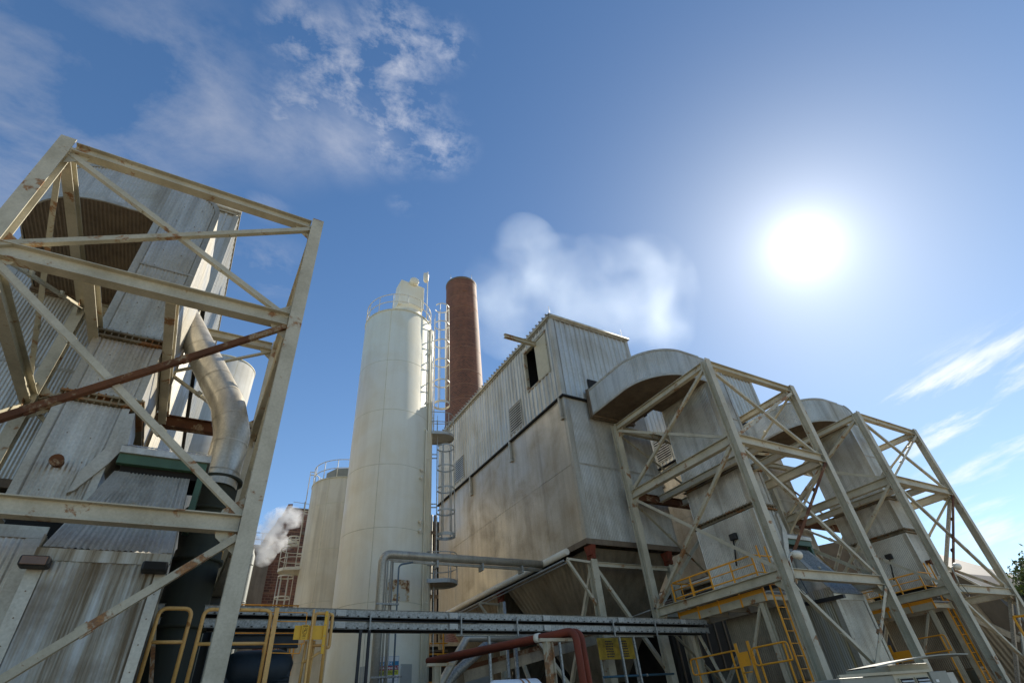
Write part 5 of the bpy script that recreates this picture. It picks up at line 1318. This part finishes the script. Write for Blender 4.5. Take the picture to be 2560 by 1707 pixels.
# ================================================================== steam
def steam(name, lab, lobes, dens, nscale, aniso, lo, hi, seed, grp=None, col=(1, 1, 1)):
    """lobes: (centre, radii). One closed hull, density from noise inside the lobes"""
    P = []
    for c, r in lobes:
        P += [(c[i]-r[i], c[i]+r[i]) for i in range(3)]
    lo_ = [min(p[0] for p in P[i::3]) for i in range(3)]; hi_ = [max(p[1] for p in P[i::3]) for i in range(3)]
    o = MB().box(lo_, hi_).build(name, bpy.data.materials.new(name+'_vapour')); m = o.data.materials[0]; m.use_nodes = True; nt = m.node_tree; nt.nodes.clear()
    tag(o, lab, 'steam', grp); L = nt.links.new
    # origin at the hull centre
    out = nt.nodes.new('ShaderNodeOutputMaterial'); pv = nt.nodes.new('ShaderNodeVolumePrincipled'); L(pv.outputs[0], out.inputs['Volume'])
    pv.inputs['Color'].default_value = (*col, 1); pv.inputs['Anisotropy'].default_value = aniso; pv.inputs['Density Attribute'].default_value = ''
    tc = nt.nodes.new('ShaderNodeTexCoord'); tot = None
    n1 = N(nt, 'ShaderNodeTexNoise', Scale=nscale, Detail=8, Roughness=.6, Distortion=.35)
    mp = nt.nodes.new('ShaderNodeMapping'); mp.inputs['Location'].default_value = (seed, seed*2, 0); L(tc.outputs['Object'], mp.inputs[0]); L(mp.outputs[0], n1.inputs['Vector'])
    for c, r in lobes:
        mp = nt.nodes.new('ShaderNodeMapping'); mp.inputs['Location'].default_value = tuple(-c[i]/r[i] for i in range(3)); mp.inputs['Scale'].default_value = tuple(1/r[i] for i in range(3))
        L(tc.outputs['Object'], mp.inputs[0]); ln = nt.nodes.new('ShaderNodeVectorMath'); ln.operation = 'LENGTH'; L(mp.outputs[0], ln.inputs[0])
        sb_ = nt.nodes.new('ShaderNodeMath'); sb_.operation = 'SUBTRACT'; sb_.inputs[0].default_value = 1; L(ln.outputs['Value'], sb_.inputs[1])
        if tot is None: tot = sb_.outputs[0]
        else:
            mx = nt.nodes.new('ShaderNodeMath'); mx.operation = 'MAXIMUM'; L(tot, mx.inputs[0]); L(sb_.outputs[0], mx.inputs[1]); tot = mx.outputs[0]
    # noise eats into the lobes: falloff + (noise-.5)*k
    ad = nt.nodes.new('ShaderNodeMath'); ad.operation = 'MULTIPLY_ADD'; L(n1.outputs[0], ad.inputs[0]); ad.inputs[1].default_value = 4.0; ad.inputs[2].default_value = -1.62
    s2 = nt.nodes.new('ShaderNodeMath'); s2.operation = 'ADD'; L(tot, s2.inputs[0]); L(ad.outputs[0], s2.inputs[1])
    mr = nt.nodes.new('ShaderNodeMapRange'); mr.interpolation_type = 'SMOOTHSTEP'; L(s2.outputs[0], mr.inputs[0]); mr.inputs[1].default_value = lo; mr.inputs[2].default_value = hi; mr.inputs[3].default_value = 0; mr.inputs[4].default_value = dens
    # nothing outside the lobes
    cl = nt.nodes.new('ShaderNodeMath'); cl.operation = 'GREATER_THAN'; L(tot, cl.inputs[0]); cl.inputs[1].default_value = 0.0
    fi = nt.nodes.new('ShaderNodeMath'); fi.operation = 'MULTIPLY'; L(mr.outputs[0], fi.inputs[0]); L(cl.outputs[0], fi.inputs[1])
    L(fi.outputs[0], pv.inputs['Density']); return o
steam('steam_plume', 'large pale steam cloud drifting in the sky right of the brick chimney', [((51.5, 68.0, 88), (10, 8, 17)), ((45.5, 72, 78), (10, 9, 15)), ((56.5, 63, 81), (12, 9, 12)), ((63, 57, 78), (12, 9, 12)), ((69, 51, 75), (11, 9, 13)), ((58, 61, 70), (14, 10, 12)), ((67, 53, 67), (11, 9, 11))], .022, .085, .45, .0, 2.0, 3.0, 'steam plumes', (.90, .96, 1))
steam('steam_puff', 'small bright white steam puff in front of the dark brick building', [((2.9, 37.8, 13.25), (1.3, .6, .6)), ((3.7, 37.8, 13.4), (1.3, .6, .9)), ((4.1, 37.7, 14.1), (1.0, .6, 1.1)), ((3.8, 37.8, 12.5), (.8, .5, 1.1)), ((4.9, 37.7, 14.7), (1.3, .6, .8)), ((4.5, 37.7, 12.9), (1.0, .5, .6))], 2.6, 1.5, .1, .15, 1.7, 1.0, 'steam plumes')

# ------------------------------------------------------------------ look
vs = scn.view_settings; vs.view_transform = 'Standard'; vs.look = 'None'; vs.gamma = 1; vs.exposure = 0.47
scn.cycles.volume_bounces = 3; scn.cycles.max_bounces = 6; scn.cycles.volume_step_rate = .35
